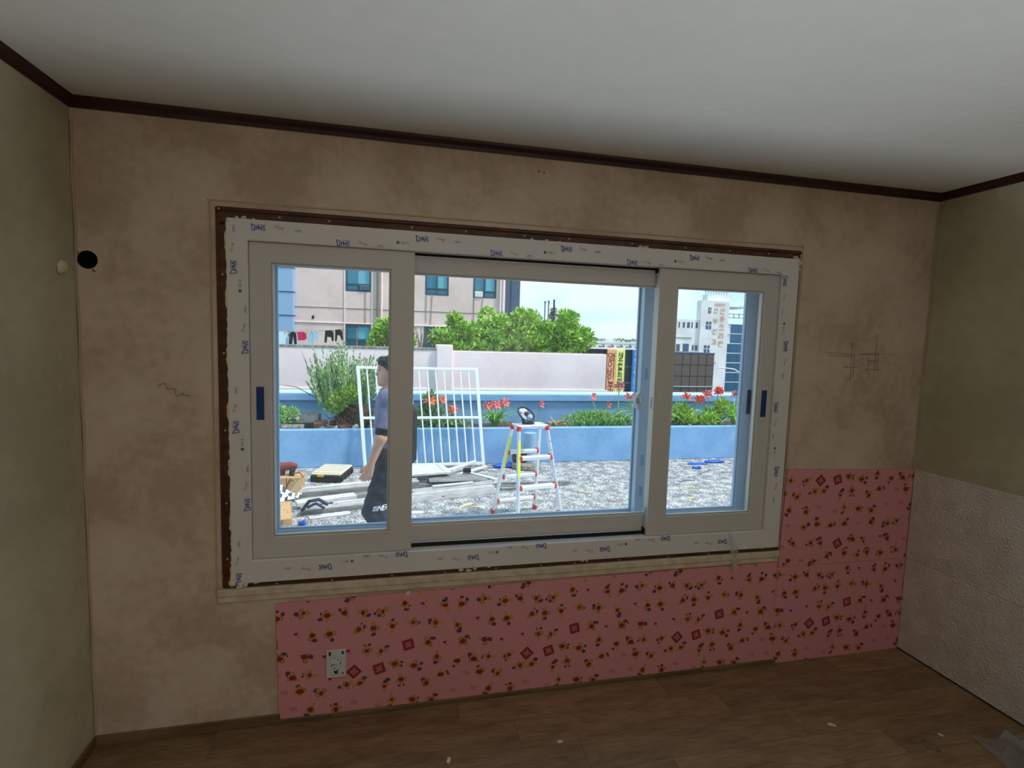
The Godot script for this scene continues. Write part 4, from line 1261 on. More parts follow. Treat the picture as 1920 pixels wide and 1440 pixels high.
func planter_plants() -> void:
	var g := RandomNumberGenerator.new()
	g.seed = 404
	# conifer-like shrub with bare twigs and a ball of roots, tipped out of the bed
	var t := thing("uprooted_shrub", "large feathery green shrub with exposed tangled roots by the grille", "shrub", Vector3(0.36, 0.17, -5.82))
	var b := mb()
	var greens := [Color(0.18, 0.34, 0.10), Color(0.25, 0.45, 0.12), Color(0.26, 0.38, 0.20), Color(0.12, 0.23, 0.09), Color(0.33, 0.46, 0.22)]
	for i in 380:
		var x := g.randf_range(-0.42, 0.50)
		var hgt := g.randf_range(0.40, 0.95) - absf(x + 0.05) * 0.35
		var base := Vector3(x * 0.75, 0.38 + g.randf_range(-0.06, 0.12), g.randf_range(-0.22, 0.22))
		var tip := Vector3(x + g.randf_range(-0.08, 0.08), 0.38 + hgt * g.randf_range(0.55, 1.0), base.z + g.randf_range(-0.1, 0.1))
		var cc: Color = greens[g.randi() % greens.size()]
		for k in 26:
			var s := g.randf()
			var p := base.lerp(tip, s)
			var an := g.randf() * TAU
			var d := (Vector3(cos(an), 1.1, sin(an)) + (tip - base).normalized()).normalized()
			b.col = vc(cc, g.randf_range(0.7, 1.35))
			b.strip([p, p + d * 0.05 * (1.15 - s * 0.5)], d.cross(Vector3(0.3, 0.2, 1)).normalized(), [0.010, 0.001])
	leaf_cloud(b, [[Vector3(-0.03, 0.42, 0.20), Vector3(0.21, 0.16, 0.12)], [Vector3(0.12, 0.52, 0.20), Vector3(0.14, 0.12, 0.10)], [Vector3(-0.10, 0.32, 0.2), Vector3(0.10, 0.08, 0.1)]], 420, 0.05, [Color(0.22, 0.46, 0.05), Color(0.34, 0.52, 0.06), Color(0.16, 0.38, 0.07), Color(0.46, 0.52, 0.08)], g, 0.8)
	stuff(obj("foliage", b, M.leaf, t))
	b = mb()
	b.tube([Vector3(-0.10, -0.02, 0.1), Vector3(-0.09, 0.12, 0.1), Vector3(-0.06, 0.26, 0.08), Vector3(-0.02, 0.45, 0.02)], [0.03, 0.026, 0.022, 0.012], 8)
	for i in 9:
		var x := -0.45 + i * 0.07
		b.tube([Vector3(-0.04, 0.30, 0.02), Vector3(x * 0.5, 0.5, 0.05), Vector3(x, 0.78 + 0.12 * sin(i * 2.0), 0.03), Vector3(x * 1.2 - 0.03, 0.98 + 0.12 * cos(i * 3.0), 0.0)], [0.012, 0.009, 0.006, 0.002], 5)
	b.tube([Vector3(-0.1, 0.3, 0.1), Vector3(-0.32, 0.62, 0.1), Vector3(-0.47, 0.80, 0.1), Vector3(-0.5, 1.0, 0.1)], [0.012, 0.009, 0.006, 0.003], 5)
	b.tube([Vector3(-0.1, 0.3, 0.1), Vector3(-0.45, 0.50, 0.1), Vector3(-0.62, 0.60, 0.1), Vector3(-0.85, 0.64, 0.1)], [0.01, 0.007, 0.005, 0.002], 5)
	obj("branches", b, M.bark, t)
	b = mb()
	for i in 110:
		var p := Vector3(g.randf_range(-0.12, 0.42), g.randf_range(0.1, 0.36), g.randf_range(-0.05, 0.22))
		var q := p + Vector3(g.randf_range(-0.14, 0.14), g.randf_range(-0.22, 0.06), g.randf_range(-0.05, 0.12))
		var e := q + Vector3(g.randf_range(-0.1, 0.1), g.randf_range(-0.14, 0.1), g.randf_range(-0.04, 0.08))
		for k in [q, e]: k.y = max(k.y, -0.02)
		b.tube([p, q, Vector3(e.x, max(e.y, -0.02), e.z)], [0.007, 0.005, 0.002], 4, false)
	b.ell(Vector3(0.18, 0.19, -0.02), Vector3(0.24, 0.20, 0.12), 12, 8, 0.25, 5)
	stuff(obj("roots", b, M.bark, t))
	# small fern at the far left
	t = thing("feathery_sprig", "small bright feathery plant at the left end of the planter", "plant", Vector3(-0.42, 0.16, -5.7))
	b = mb()
	leaf_cloud(b, [[Vector3(0, 0.16, 0), Vector3(0.16, 0.16, 0.12)]], 500, 0.05, [Color(0.25, 0.5, 0.12), Color(0.35, 0.6, 0.2)], g, 0.7)
	stuff(obj("foliage", b, M.leaf, t))
	# rubble in the bed
	t = thing("concrete_post", "short round concrete post lying in the planter", "post", Vector3(-0.27, 0.23, -5.53))
	obj("post_body", mb().tube([Vector3(-0.16, 0, 0), Vector3(0.13, 0, 0.0)], 0.045, 14), M.stone, t)
	t = thing("wooden_crate", "weathered low wooden crate lying in the planter", "crate", Vector3(-0.18, 0.27, -5.78))
	for i in 4: obj("crate_slat", mb().box(Vector3(-0.28, 0.0 + i * 0.026, 0.10), Vector3(0.22, 0.022 + i * 0.026, 0.115), 0.003), M.old_grey, t)
	for i in 4: obj("crate_slat", mb().box(Vector3(-0.28, 0.10, -0.12 + i * 0.06), Vector3(0.22, 0.112, -0.07 + i * 0.06), 0.003), M.stone, t)
	obj("crate_end", mb().box(Vector3(0.205, -0.02, -0.12), Vector3(0.22, 0.10, 0.10), 0.003), M.old_grey, t)
	obj("crate_end", mb().box(Vector3(-0.28, -0.02, -0.12), Vector3(-0.265, 0.10, 0.10), 0.003), M.old_grey, t)
	var bricks := [[0.07, 0.27, -5.62, 0.3, 0.2], [0.28, 0.25, -5.72, -0.4, -0.3], [0.40, 0.22, -5.60, 0.8, 0.1]]
	for i in 3:
		var e: Array = bricks[i]
		var o := obj("loose_brick", mb().box(Vector3(-0.095, -0.03, -0.045), Vector3(0.095, 0.03, 0.045), 0.006), M.brick)
		o.position = Vector3(e[0], e[1], e[2])
		o.rotation = Vector3(e[4], e[3], e[4] * 0.5)
		tag(o, ["reddish brick tilted beside the wooden crate", "reddish brick under the green shrub", "reddish brick at the foot of the shrub's roots"][i], "brick", "loose bricks in the planter")
	for i in 9:
		var o := obj("rubble_stone", mb().ell(Vector3.ZERO, Vector3(0.07, 0.035, 0.05) * g.randf_range(0.6, 1.2), 8, 5, 0.22, 60 + i), M.stone if i % 2 else M.white)
		o.position = Vector3(0.02 + i * 0.065, 0.205 + g.randf() * 0.03, -5.56 - g.randf() * 0.12)
		o.rotation = Vector3(g.randf(), g.randf() * 3, g.randf() * 0.6)
		tag(o, ["pale", "grey"][i % 2] + " rubble stone in the planter, number %s from the concrete post towards the shrub" % ["one", "two", "three", "four", "five", "six", "seven", "eight", "nine"][i], "stone", "rubble in the planter")
	for i in 5:
		var o := obj("dead_branch", mb().tube([Vector3(-0.16, 0, 0), Vector3(0, 0.03, 0.01), Vector3(0.17, -0.005, -0.02)], [0.012, 0.010, 0.005], 6), M.bark)
		o.position = Vector3(0.18 + i * 0.05, 0.235 + 0.012 * i, -5.58 - 0.02 * i)
		o.rotation = Vector3(0, 0.4 + i * 0.7, -0.25 + 0.1 * i)
		tag(o, ["lowest", "second lowest", "middle", "second highest", "topmost"][i] + " brown dead branch in the pile on the planter rubble", "branch", "dead branches in the planter")
	# lilies, left to right
	t = thing("soft_shrub", "soft green shrub with fine leaves seen through the grille", "shrub", Vector3(1.62, 0.15, -5.75))
	b = mb()
	leaf_cloud(b, [[Vector3(-0.05, 0.15, 0), Vector3(0.26, 0.2, 0.16)], [Vector3(0.0, 0.35, 0), Vector3(0.14, 0.2, 0.12)], [Vector3(0.35, 0.08, 0), Vector3(0.2, 0.1, 0.14)]], 380, 0.06, [Color(0.16, 0.27, 0.10), Color(0.22, 0.36, 0.14), Color(0.28, 0.40, 0.20)], g, 0.8)
	stuff(obj("foliage", b, M.leaf, t))
	lily(Vector3(1.66, 0.15, -5.65), "orange-red lily with two tall flowers behind the grille's left bars", 18, 0.3, [[-0.05, 0, 0.43, 2, 1], [0.06, 0, 0.45, 2, 1]], 21)
	lily(Vector3(1.88, 0.15, -5.65), "single low red lily behind the middle of the grille", 14, 0.28, [[0.03, 0, 0.30, 3, 1]], 22)
	lily(Vector3(2.58, 0.15, -5.68), "red lily clump with arching leaves between grille and stepladder", 46, 0.42, [[-0.08, 0.0, 0.36, 2, 2], [0.0, 0.03, 0.37, 2, 2], [0.09, 0.0, 0.40, 2, 2]], 23)
	lily(Vector3(3.32, 0.15, -5.85), "wilted lily stem with drooping bud behind the stepladder", 4, 0.16, [[0.0, 0.0, 0.36, 1, 3]], 24)
	t = thing("dry_grass_tuft", "yellowed dry grass tuft at the planter edge right of the stepladder", "plant", Vector3(3.50, 0.16, -5.58))
	b = mb()
	straps(b, Vector3.ZERO, 34, 0.26, 0.009, Color(0.55, 0.42, 0.16), g, 1.3)
	stuff(obj("blades", b, M.leaf, t))
	t = thing("feathery_shrub", "broad feathery light green shrub left of the window's middle post", "shrub", Vector3(4.25, 0.15, -5.7))
	b = mb()
	leaf_cloud(b, [[Vector3(-0.22, 0.08, 0), Vector3(0.30, 0.15, 0.16)], [Vector3(0.15, 0.10, 0.02), Vector3(0.32, 0.16, 0.16)], [Vector3(0.42, 0.08, 0.04), Vector3(0.2, 0.13, 0.14)]], 480, 0.055, [Color(0.30, 0.54, 0.14), Color(0.38, 0.62, 0.20), Color(0.22, 0.42, 0.12)], g, 0.8)
	straps(b, Vector3(-0.1, 0.12, 0), 20, 0.24, 0.009, Color(0.26, 0.46, 0.12), g)
	stuff(obj("foliage", b, M.leaf, t))
	lily(Vector3(4.35, 0.15, -5.78), "tall lily stem with a fading pink bud over the feathery shrub", 6, 0.25, [[-0.12, 0, 0.50, 1, 2], [0.05, 0, 0.36, 1, 3]], 25)
	lily(Vector3(4.62, 0.15, -5.75), "tall lily stem with wilted dark flowers against the pink wall", 12, 0.34, [[0.0, 0.0, 0.68, 3, 3]], 26)
	lily(Vector3(4.98, 0.15, -5.72), "broad-leaved lily with red blooms in front of the orange sign", 40, 0.50, [[-0.03, 0.02, 0.56, 4, 0], [-0.12, 0.0, 0.50, 2, 2]], 27, Color(0.24, 0.52, 0.12))
	lily(Vector3(5.32, 0.15, -5.72), "broad-leaved lily with pink-red bloom just left of the window's middle post", 36, 0.46, [[0.05, 0.0, 0.58, 2, 2], [-0.08, 0.02, 0.44, 1, 2]], 28, Color(0.24, 0.52, 0.12))
	t = thing("yellow_green_shrub", "bright yellow-green leafy shrub under the red lilies at the right", "shrub", Vector3(6.02, 0.15, -5.70))
	b = mb()
	leaf_cloud(b, [[Vector3(-0.2, 0.16, 0), Vector3(0.26, 0.18, 0.16)], [Vector3(0.08, 0.10, 0.06), Vector3(0.25, 0.12, 0.14)], [Vector3(0.40, 0.22, 0), Vector3(0.22, 0.16, 0.14)]], 300, 0.085, [Color(0.40, 0.58, 0.05), Color(0.50, 0.66, 0.08), Color(0.28, 0.50, 0.06), Color(0.20, 0.36, 0.05)], g, 0.5)
	stuff(obj("foliage", b, M.leaf, t))
	lily(Vector3(5.84, 0.15, -5.75), "red lily with two heads at the left edge of the right pane", 10, 0.4, [[0.0, 0.0, 0.50, 2, 0], [0.16, 0.0, 0.46, 3, 0]], 29)
	lily(Vector3(6.30, 0.15, -5.75), "full bright red lily head in the middle of the right pane", 30, 0.46, [[-0.05, 0.0, 0.55, 3, 2], [0.08, 0.02, 0.60, 5, 0]], 30, Color(0.22, 0.50, 0.08))
	lily(Vector3(6.68, 0.15, -5.64), "salmon-red lily with long arching leaves at the right edge of the right pane", 44, 0.52, [[0.02, 0.0, 0.56, 2, 3], [0.12, 0.02, 0.50, 3, 2]], 31, Color(0.24, 0.54, 0.10))

# a leftover length of window profile lying on the ground: from a to b at height y, w wide, h high, lips make it a channel
func profile(label: String, a: Vector2, c: Vector2, y: float, w: float, h: float, m: Material, kind := 0, y2 := -9.0) -> void:
	var p := Vector3(a.x, G + y + h / 2, a.y)
	var q := Vector3(c.x, G + (y if y2 < -1 else y2) + h / 2, c.y)
	var t := thing("frame_profile", label, "window profile", Vector3(p.x, p.y - h / 2, p.z), "removed window profiles in a heap")
	var d := q - p
	p = Vector3(0, h / 2, 0)
	q = p + d
	obj("web", mb().bar(p, q, w, h, Vector3.UP, 0.004), m, t)
	var s := d.cross(Vector3.UP).normalized()
	if kind >= 1:
		obj("lip", mb().bar(p + s * (w / 2 - 0.006) + Vector3(0, h / 2 + 0.01, 0), q + s * (w / 2 - 0.006) + Vector3(0, h / 2 + 0.01, 0), 0.01, 0.022, Vector3.UP, 0.002), M.old_alu, t)
		obj("lip", mb().bar(p - s * (w / 2 - 0.006) + Vector3(0, h / 2 + 0.01, 0), q - s * (w / 2 - 0.006) + Vector3(0, h / 2 + 0.01, 0), 0.01, 0.022, Vector3.UP, 0.002), M.old_alu, t)
	if kind >= 2:
		for f in [0.35, 0.37]:
			obj("screw_hole", mb().ell(p.lerp(q, f) + s * w / 2, Vector3(0.008, 0.008, 0.003), 6, 4), M.black, t)

func terrace_things() -> void:
	# white steel grille leaning on the planter
	var t := thing("window_grille", "white steel window grille leaning on the blue planter", "grille", Vector3(0.70, G, -5.20))
	var ax := Vector3(1.635, 0.0, 0.0)
	var up := Vector3(-0.115, 1.385, -0.16)
	var P := func(u: float, v: float) -> Vector3: return ax * u + up * v + Vector3(0, 0.02, 0)
	var nrm := Vector3(0, 0.12, 1).normalized()
	for u in [0.0, 1.0]: obj("side_post", mb().bar(P.call(u, 0.0), P.call(u, 1.0), 0.045, 0.028, nrm, 0.003), M.white_paint, t)
	for v in [0.02, 0.49, 0.985]: obj("cross_rail", mb().bar(P.call(0.01, v) + nrm * 0.004, P.call(0.99, v) + nrm * 0.004, 0.036, 0.022, nrm, 0.003), M.white_paint, t)
	for i in 13:
		var u := (i + 1) / 14.0
		obj("grille_bar", mb().bar(P.call(u, 0.0), P.call(u, 0.985), 0.020, 0.018, nrm, 0.003), M.white_paint, t)
	# aluminium stepladder
	t = thing("stepladder", "aluminium stepladder with red plastic caps on the terrace", "ladder", Vector3(2.395, G, -2.92))
	var o := Vector3(2.395, 0, -2.92)
	var dx := Vector3(0.982, 0, -0.188)
	var dn := Vector3(0.188, 0, 0.982)
	var top := 0.985
	var L := func(sx: float, sn: float, y: float) -> Vector3:
		var k := 1.0 - y / top
		return dx * sx * (0.152 + 0.095 * k) + dn * sn * (0.075 + 0.25 * k) + Vector3(0, y, 0)
	for sx in [-1.0, 1.0]:
		for sn in [-1.0, 1.0]:
			var lg := obj("leg", mb().bar(L.call(sx, sn, 0.05), L.call(sx, sn, top - 0.02), 0.045, 0.026, dx, 0.005), M.ladder, t)
			obj("foot_cap", mb().bar(L.call(sx, sn, 0.0), L.call(sx, sn, 0.055), 0.052, 0.034, dx, 0.006), M.red, lg)
			obj("top_cap", mb().bar(L.call(sx, sn, top - 0.045), L.call(sx, sn, top + 0.004), 0.05, 0.034, dx, 0.006), M.red, lg)
	obj("platform", mb().bar(L.call(-1.06, 0.0, top), L.call(1.06, 0.0, top), 0.19, 0.028, Vector3.UP, 0.006), M.ladder, t)
	for sn in [-1.0, 1.0]:
		for y in [0.15, 0.42, 0.69]:
			var st := obj("step", mb().bar(L.call(-0.95, sn, y), L.call(0.95, sn, y), 0.065, 0.036, Vector3.UP, 0.005), M.ladder, t)
			for sx in [-0.93, 0.93]:
				obj("step_cap", mb().bar(L.call(sx * 0.96, sn, y) - Vector3(0, 0.022, 0), L.call(sx * 0.96, sn, y) + Vector3(0, 0.024, 0), 0.072, 0.022, dx, 0.004), M.red, st)
	var yl := std(Color(0.86, 0.88, 0.25), 0.5)
	for sn in [-1.0, 1.0]:
		obj("warning_sticker", mb().bar(L.call(-1.0, sn, 0.52) + dn * 0.024 - dx * 0.002, L.call(-1.0, sn, 0.86) + dn * 0.024 - dx * 0.002, 0.026, 0.002, dn, 0.0), yl, t)
	for i in 4:
		obj("hinge_bolt", mb().ell(L.call(1.0, 1.0, 0.60 + 0.08 * i) + dn * 0.024, Vector3(0.009, 0.009, 0.004), 8, 5), M.alu, t)
	# small black clip fan on the platform
	var fo := o + Vector3(-0.03, G + top + 0.014, -0.02)
	t = thing("clip_fan", "small black round fan standing on top of the stepladder", "fan", fo)
	obj("fan_base", mb().lathe([Vector2(0, 0), Vector2(0.062, 0), Vector2(0.062, 0.012), Vector2(0.045, 0.02), Vector2(0, 0.02)], 18, Transform3D(Basis.IDENTITY, Vector3(0.02, 0, 0))), M.dark, t)
	obj("fan_neck", mb().tube([Vector3(-0.035, 0.0, 0.02), Vector3(-0.045, 0.05, 0.02), Vector3(-0.02, 0.08, 0.0)], 0.012, 8), M.dark, t)
	var fb := Transform3D(Basis(Vector3.BACK, -0.42) * Basis(Vector3.RIGHT, 0.62), Vector3(-0.005, 0.095, 0.0))
	var ringp := []
	for i in 25: ringp.append(fb * Vector3(0.092 * cos(TAU * i / 24), 0, 0.092 * sin(TAU * i / 24)))
	obj("fan_guard", mb().tube(ringp, 0.008, 6, false), M.black, t)
	var sp := mb()
	for i in 14: sp.tube([fb * Vector3(0.02 * cos(TAU * i / 14), 0.012, 0.02 * sin(TAU * i / 14)), fb * Vector3(0.09 * cos(TAU * i / 14), 0, 0.09 * sin(TAU * i / 14))], 0.0016, 4, false)
	stuff(obj("guard_wires", sp, M.dark, t))
	var bl := mb()
	for i in 3:
		var pts := []
		for k in 4: pts.append(fb * (Basis(Vector3.UP, TAU * i / 3 + k * 0.12) * Vector3(0.018 + 0.021 * k, -0.006, 0)))
		bl.strip(pts, (fb.basis * (Basis(Vector3.UP, TAU * i / 3) * Vector3(0, 0.25, 1))).normalized(), [0.016, 0.036, 0.046, 0.030])
	obj("fan_blades", bl, std(Color(0.75, 0.8, 0.84), 0.4), t)
	obj("fan_hub", mb().ell(fb * Vector3(0, 0.004, 0), Vector3(0.022, 0.022, 0.022), 10, 6), M.dark, t)
	# parasol foot behind the ladder
	t = thing("parasol_foot", "grey concrete parasol foot with dark tube behind the stepladder", "parasol base", Vector3(2.93, G, -5.08))
	obj("foot_block", mb().lathe([Vector2(0, 0), Vector2(0.2, 0), Vector2(0.215, 0.02), Vector2(0.21, 0.06), Vector2(0.19, 0.08), Vector2(0, 0.08)], 20), M.stone, t)
	obj("foot_inner", mb().box(Vector3(-0.18, 0.08, -0.11), Vector3(0.0, 0.24, 0.05), 0.01), M.dark, t)
	obj("tube", mb().tube([Vector3(0.06, 0.08, -0.02), Vector3(0.06, 0.50, -0.02)], 0.09, 18), std(Color(0.55, 0.68, 0.8), 0.6), t)
	# tool case
	t = thing("tool_case", "flat black tool case with cream ribbed lid on the terrace", "tool case", Vector3(0.31, G, -4.83), "", -0.22)
	obj("case_base", mb().box(Vector3(-0.19, 0, -0.25), Vector3(0.19, 0.085, 0.25), 0.012), M.black, t)
	var lid := obj("case_lid", mb().box(Vector3(-0.185, 0.085, -0.245), Vector3(0.185, 0.115, 0.245), 0.012), std(Color(0.80, 0.77, 0.68), 0.6), t)
	for i in 5: obj("lid_rib", mb().box(Vector3(-0.16, 0.115, -0.20 + i * 0.095), Vector3(0.16, 0.122, -0.17 + i * 0.095), 0.003), std(Color(0.84, 0.82, 0.75), 0.6), lid)
	obj("case_latch", mb().box(Vector3(-0.10, 0.07, 0.245), Vector3(-0.02, 0.10, 0.262), 0.004), std(Color(0.85, 0.62, 0.15), 0.5), t)
	obj("case_latch", mb().box(Vector3(0.05, 0.05, 0.245), Vector3(0.12, 0.085, 0.262), 0.004), M.dark, t)
	obj("carry_handle", mb().tube([Vector3(-0.07, 0.04, 0.25), Vector3(-0.07, 0.04, 0.285), Vector3(0.07, 0.04, 0.285), Vector3(0.07, 0.04, 0.25)], 0.009, 6), M.dark, t)
	for i in 4: obj("corner_foot", mb().box(Vector3(0.183, 0.01, -0.24 + i * 0.13), Vector3(0.20, 0.075, -0.18 + i * 0.13), 0.004), M.dark, t)
	# cardboard boxes at the left edge
	t = thing("cardboard_box", "open cardboard box leaning near the window with a raised flap", "box", Vector3(-0.06, G, -3.25), "cardboard boxes", 0.25)
	obj("box_wall", mb().box(Vector3(-0.2, 0, 0.16), Vector3(0.15, 0.24, 0.166)), M.card, t)
	obj("box_wall", mb().box(Vector3(-0.2, 0, -0.16), Vector3(0.15, 0.24, -0.154)), M.card, t)
	obj("box_wall", mb().box(Vector3(0.144, 0, -0.154), Vector3(0.15, 0.24, 0.16)), M.card, t)
	obj("box_wall", mb().box(Vector3(-0.2, 0, -0.154), Vector3(-0.194, 0.24, 0.16)), M.card, t)
	obj("box_bottom", mb().box(Vector3(-0.194, 0, -0.154), Vector3(0.144, 0.006, 0.16)), M.card, t)
	obj("box_flap", mb().box(Vector3(-0.19, 0, 0), Vector3(0.14, 0.19, 0.006), 0.0, Transform3D(Basis(Vector3.RIGHT, 2.35), Vector3(0, 0.24, 0.16))), M.card, t)
	obj("box_flap", mb().box(Vector3(0, 0, -0.15), Vector3(0.006, 0.15, 0.15), 0.0, Transform3D(Basis(Vector3.BACK, -0.7), Vector3(0.147, 0.24, 0))), M.card, t)
	obj("tape_mark", mb().prism(PackedVector2Array([Vector2(-0.02, 0.0), Vector2(0.02, 0.0), Vector2(0, 0.035)]), 0, 0.001, Transform3D(Basis(Vector3.UP, PI / 2), Vector3(0.151, 0.07, 0.05))), M.dark, t)
	t = thing("striped_cloth", "crumpled black and white cloth on the open cardboard box", "cloth", Vector3(-0.02, G + 0.25, -3.25))
	var b := mb()
	var f := FastNoiseLite.new()
	f.seed = 12
	f.frequency = 4.0
	var F := func(i: int, j: int) -> Vector3:
		var x := -0.16 + i * 0.03
		var z := -0.14 + j * 0.03
		return Vector3(x, 0.05 + 0.09 * f.get_noise_2d(x, z) - 0.8 * (x * x + z * z) * 1.6, z)
	for i in 12:
		for j in 9:
			b.col = Color(0.85, 0.85, 0.85) if (i + j / 2) % 3 else Color(0.05, 0.06, 0.09)
			b.quad(F.call(i, j), F.call(i, j + 1), F.call(i + 1, j + 1), F.call(i + 1, j))
	obj("cloth_sheet", b, M.ink, t)
	t = thing("tool_carton", "small cardboard carton holding a red tool at the left edge", "box", Vector3(-0.12, G, -4.35), "cardboard boxes")
	obj("carton_body", mb().box(Vector3(-0.16, 0, -0.12), Vector3(0.16, 0.17, 0.12), 0.004), M.card, t)
	obj("carton_seam", mb().box(Vector3(-0.01, 0.0, 0.119), Vector3(0.0, 0.17, 0.1215)), M.brick, t)
	t = thing("power_drill", "dark red power tool with cable resting on the small carton", "power tool", Vector3(-0.12, G + 0.17, -4.35))
	obj("tool_body", mb().tube([Vector3(-0.15, 0.10, 0), Vector3(0.02, 0.11, 0), Vector3(0.09, 0.10, 0)], [0.05, 0.048, 0.03], 10), std(Color(0.50, 0.20, 0.18), 0.5), t)
	obj("tool_grip", mb().bar(Vector3(-0.08, 0.0, 0), Vector3(-0.06, 0.09, 0), 0.06, 0.05, Vector3.BACK, 0.012), std(Color(0.30, 0.13, 0.13), 0.6), t)
	obj("tool_grip", mb().bar(Vector3(0.03, 0.0, 0.03), Vector3(0.05, 0.09, 0.02), 0.06, 0.05, Vector3.BACK, 0.012), M.dark, t)
	obj("tool_cable", mb().tube([Vector3(0.05, 0.03, 0.05), Vector3(0.13, 0.05, 0.08), Vector3(0.17, 0.0, 0.09), Vector3(0.12, -0.04, 0.10), Vector3(0.03, -0.02, 0.125), Vector3(0.0, -0.1, 0.128)], 0.008, 6), M.brick, t)
	# heap of removed window profiles
	profile("long white profile at the back of the heap below the tool case", Vector2(0.02, -4.15), Vector2(1.42, -4.62), 0.0, 0.06, 0.06, M.old_alu)
	profile("thick white profile with grey side across the heap behind the man's legs", Vector2(0.04, -3.86), Vector2(1.36, -4.16), 0.0, 0.10, 0.11, M.old_grey, 1)
	profile("wide dull grey profile below the thick white one", Vector2(0.10, -3.72), Vector2(1.26, -3.98), 0.0, 0.09, 0.07, M.old_grey)
	profile("flat grey cover board lying on the left part of the heap", Vector2(0.08, -3.62), Vector2(0.66, -3.84), 0.03, 0.12, 0.045, M.old_alu)
	profile("thin pale strip on top of the heap left of the man's knee", Vector2(0.45, -3.62), Vector2(1.27, -3.86), 0.03, 0.03, 0.025, M.old_alu)
	profile("front double-track profile of the heap on the left", Vector2(0.16, -3.42), Vector2(0.82, -3.56), 0.0, 0.07, 0.05, M.old_grey, 1)
	profile("white front profile with screw holes beside the man's knee", Vector2(0.50, -3.49), Vector2(1.28, -3.66), 0.0, 0.06, 0.06, M.old_alu, 2)
	profile("short flat white offcut in front of the heap", Vector2(0.25, -3.30), Vector2(0.64, -3.40), 0.0, 0.09, 0.012, M.old_alu)
	profile("foremost long white profile with screw holes running to the stepladder", Vector2(1.27, -3.68), Vector2(2.24, -3.92), 0.0, 0.07, 0.075, M.old_alu, 2)
	profile("second long channel profile just behind the foremost one", Vector2(1.29, -3.86), Vector2(2.32, -4.16), 0.0, 0.09, 0.06, M.old_grey, 1)
	profile("short pale strip lying on the channel under the door panel", Vector2(1.52, -3.98), Vector2(2.02, -4.10), 0.07, 0.04, 0.025, M.old_alu)
	profile("loose bar sloping up towards the grille behind the door panel", Vector2(1.74, -4.62), Vector2(2.20, -5.12), 0.08, 0.06, 0.03, M.old_alu)
	profile("second loose bar beside the door panel", Vector2(1.80, -4.52), Vector2(2.34, -5.02), 0.03, 0.05, 0.03, M.old_alu)
	profile("white bar slanting from the roller bracket to the stepladder", Vector2(1.98, -4.62), Vector2(2.32, -4.18), 0.06, 0.06, 0.04, M.old_alu)
	profile("long thin bar ending right of the stepladder", Vector2(1.30, -4.22), Vector2(3.28, -4.14), 0.02, 0.035, 0.035, M.old_grey)
	profile("dark end of a rail passing behind the stepladder", Vector2(2.35, -4.02), Vector2(2.75, -4.06), 0.0, 0.05, 0.03, M.old_grey)
	# white louvred door panel on the heap
	t = thing("louvre_panel", "flat white louvred panel lying on the heap", "panel", Vector3(1.30, G + 0.12, -4.30), "", 0.20)
	obj("panel_frame", mb().box(Vector3(0.42, 0, -0.46), Vector3(0.50, 0.03, 0.0), 0.004).box(Vector3(-0.2, 0, -0.04), Vector3(0.42, 0.03, 0.0), 0.004).box(Vector3(-0.2, 0, -0.46), Vector3(0.42, 0.03, -0.42), 0.004), M.old_alu, t)
	for i in 5: obj("panel_slat", mb().box(Vector3(-0.2, 0.004, -0.42 + i * 0.076), Vector3(0.42, 0.022, -0.35 + i * 0.076), 0.004), M.old_alu, t)
	tag(obj("grey_sheet", mb().box(Vector3(1.50, G + 0.075, -4.52), Vector3(2.22, G + 0.085, -4.18), 0.002), M.old_grey), "grey corrugated sheet under the slanting white bar", "sheet")
	tag(obj("panel_support", mb().box(Vector3(1.1, G, -4.50), Vector3(1.5, G + 0.12, -4.36), 0.004), M.old_grey), "dull grey frame piece under the white louvred panel", "frame piece")
	t = thing("roller_bracket", "small black roller bracket on the heap of profiles", "bracket", Vector3(2.0, G + 0.10, -4.50))
	obj("bracket_plate", mb().box(Vector3(-0.05, 0, -0.02), Vector3(0.05, 0.06, 0.0), 0.004), M.dark, t)
	for s in [-0.025, 0.03]: obj("roller", mb().tube([Vector3(s, 0.03, 0.0), Vector3(s, 0.03, 0.03)], 0.02, 10), M.black, t)
	tag(obj("rope_coil", mb().tube([Vector3(0.18, G + 0.06, -3.36), Vector3(0.25, G + 0.16, -3.34), Vector3(0.34, G + 0.17, -3.36), Vector3(0.42, G + 0.10, -3.40)], 0.018, 7).tube([Vector3(0.24, G + 0.1, -3.33), Vector3(0.32, G + 0.15, -3.30), Vector3(0.4, G + 0.09, -3.32)], 0.014, 7), std(Color(0.15, 0.22, 0.32), 0.7)), "dark blue coil of rope on the left end of the heap", "rope")
	# scraps
	var chipm := [[1.86, -3.50, 0.7, 0.22, 0.03], [1.80, -3.44, 0.85, 0.18, 0.02], [2.02, -3.36, 0.2, 0.05, 0.03], [3.32, -3.82, -0.55, 0.26, 0.025], [3.66, -3.52, 0.1, 0.05, 0.03], [3.9, -3.5, 0.4, 0.06, 0.03], [4.72, -3.74, -0.65, 0.24, 0.03], [4.55, -3.42, 0.1, 0.12, 0.03], [1.95, -3.42, -0.2, 0.12, 0.02]]
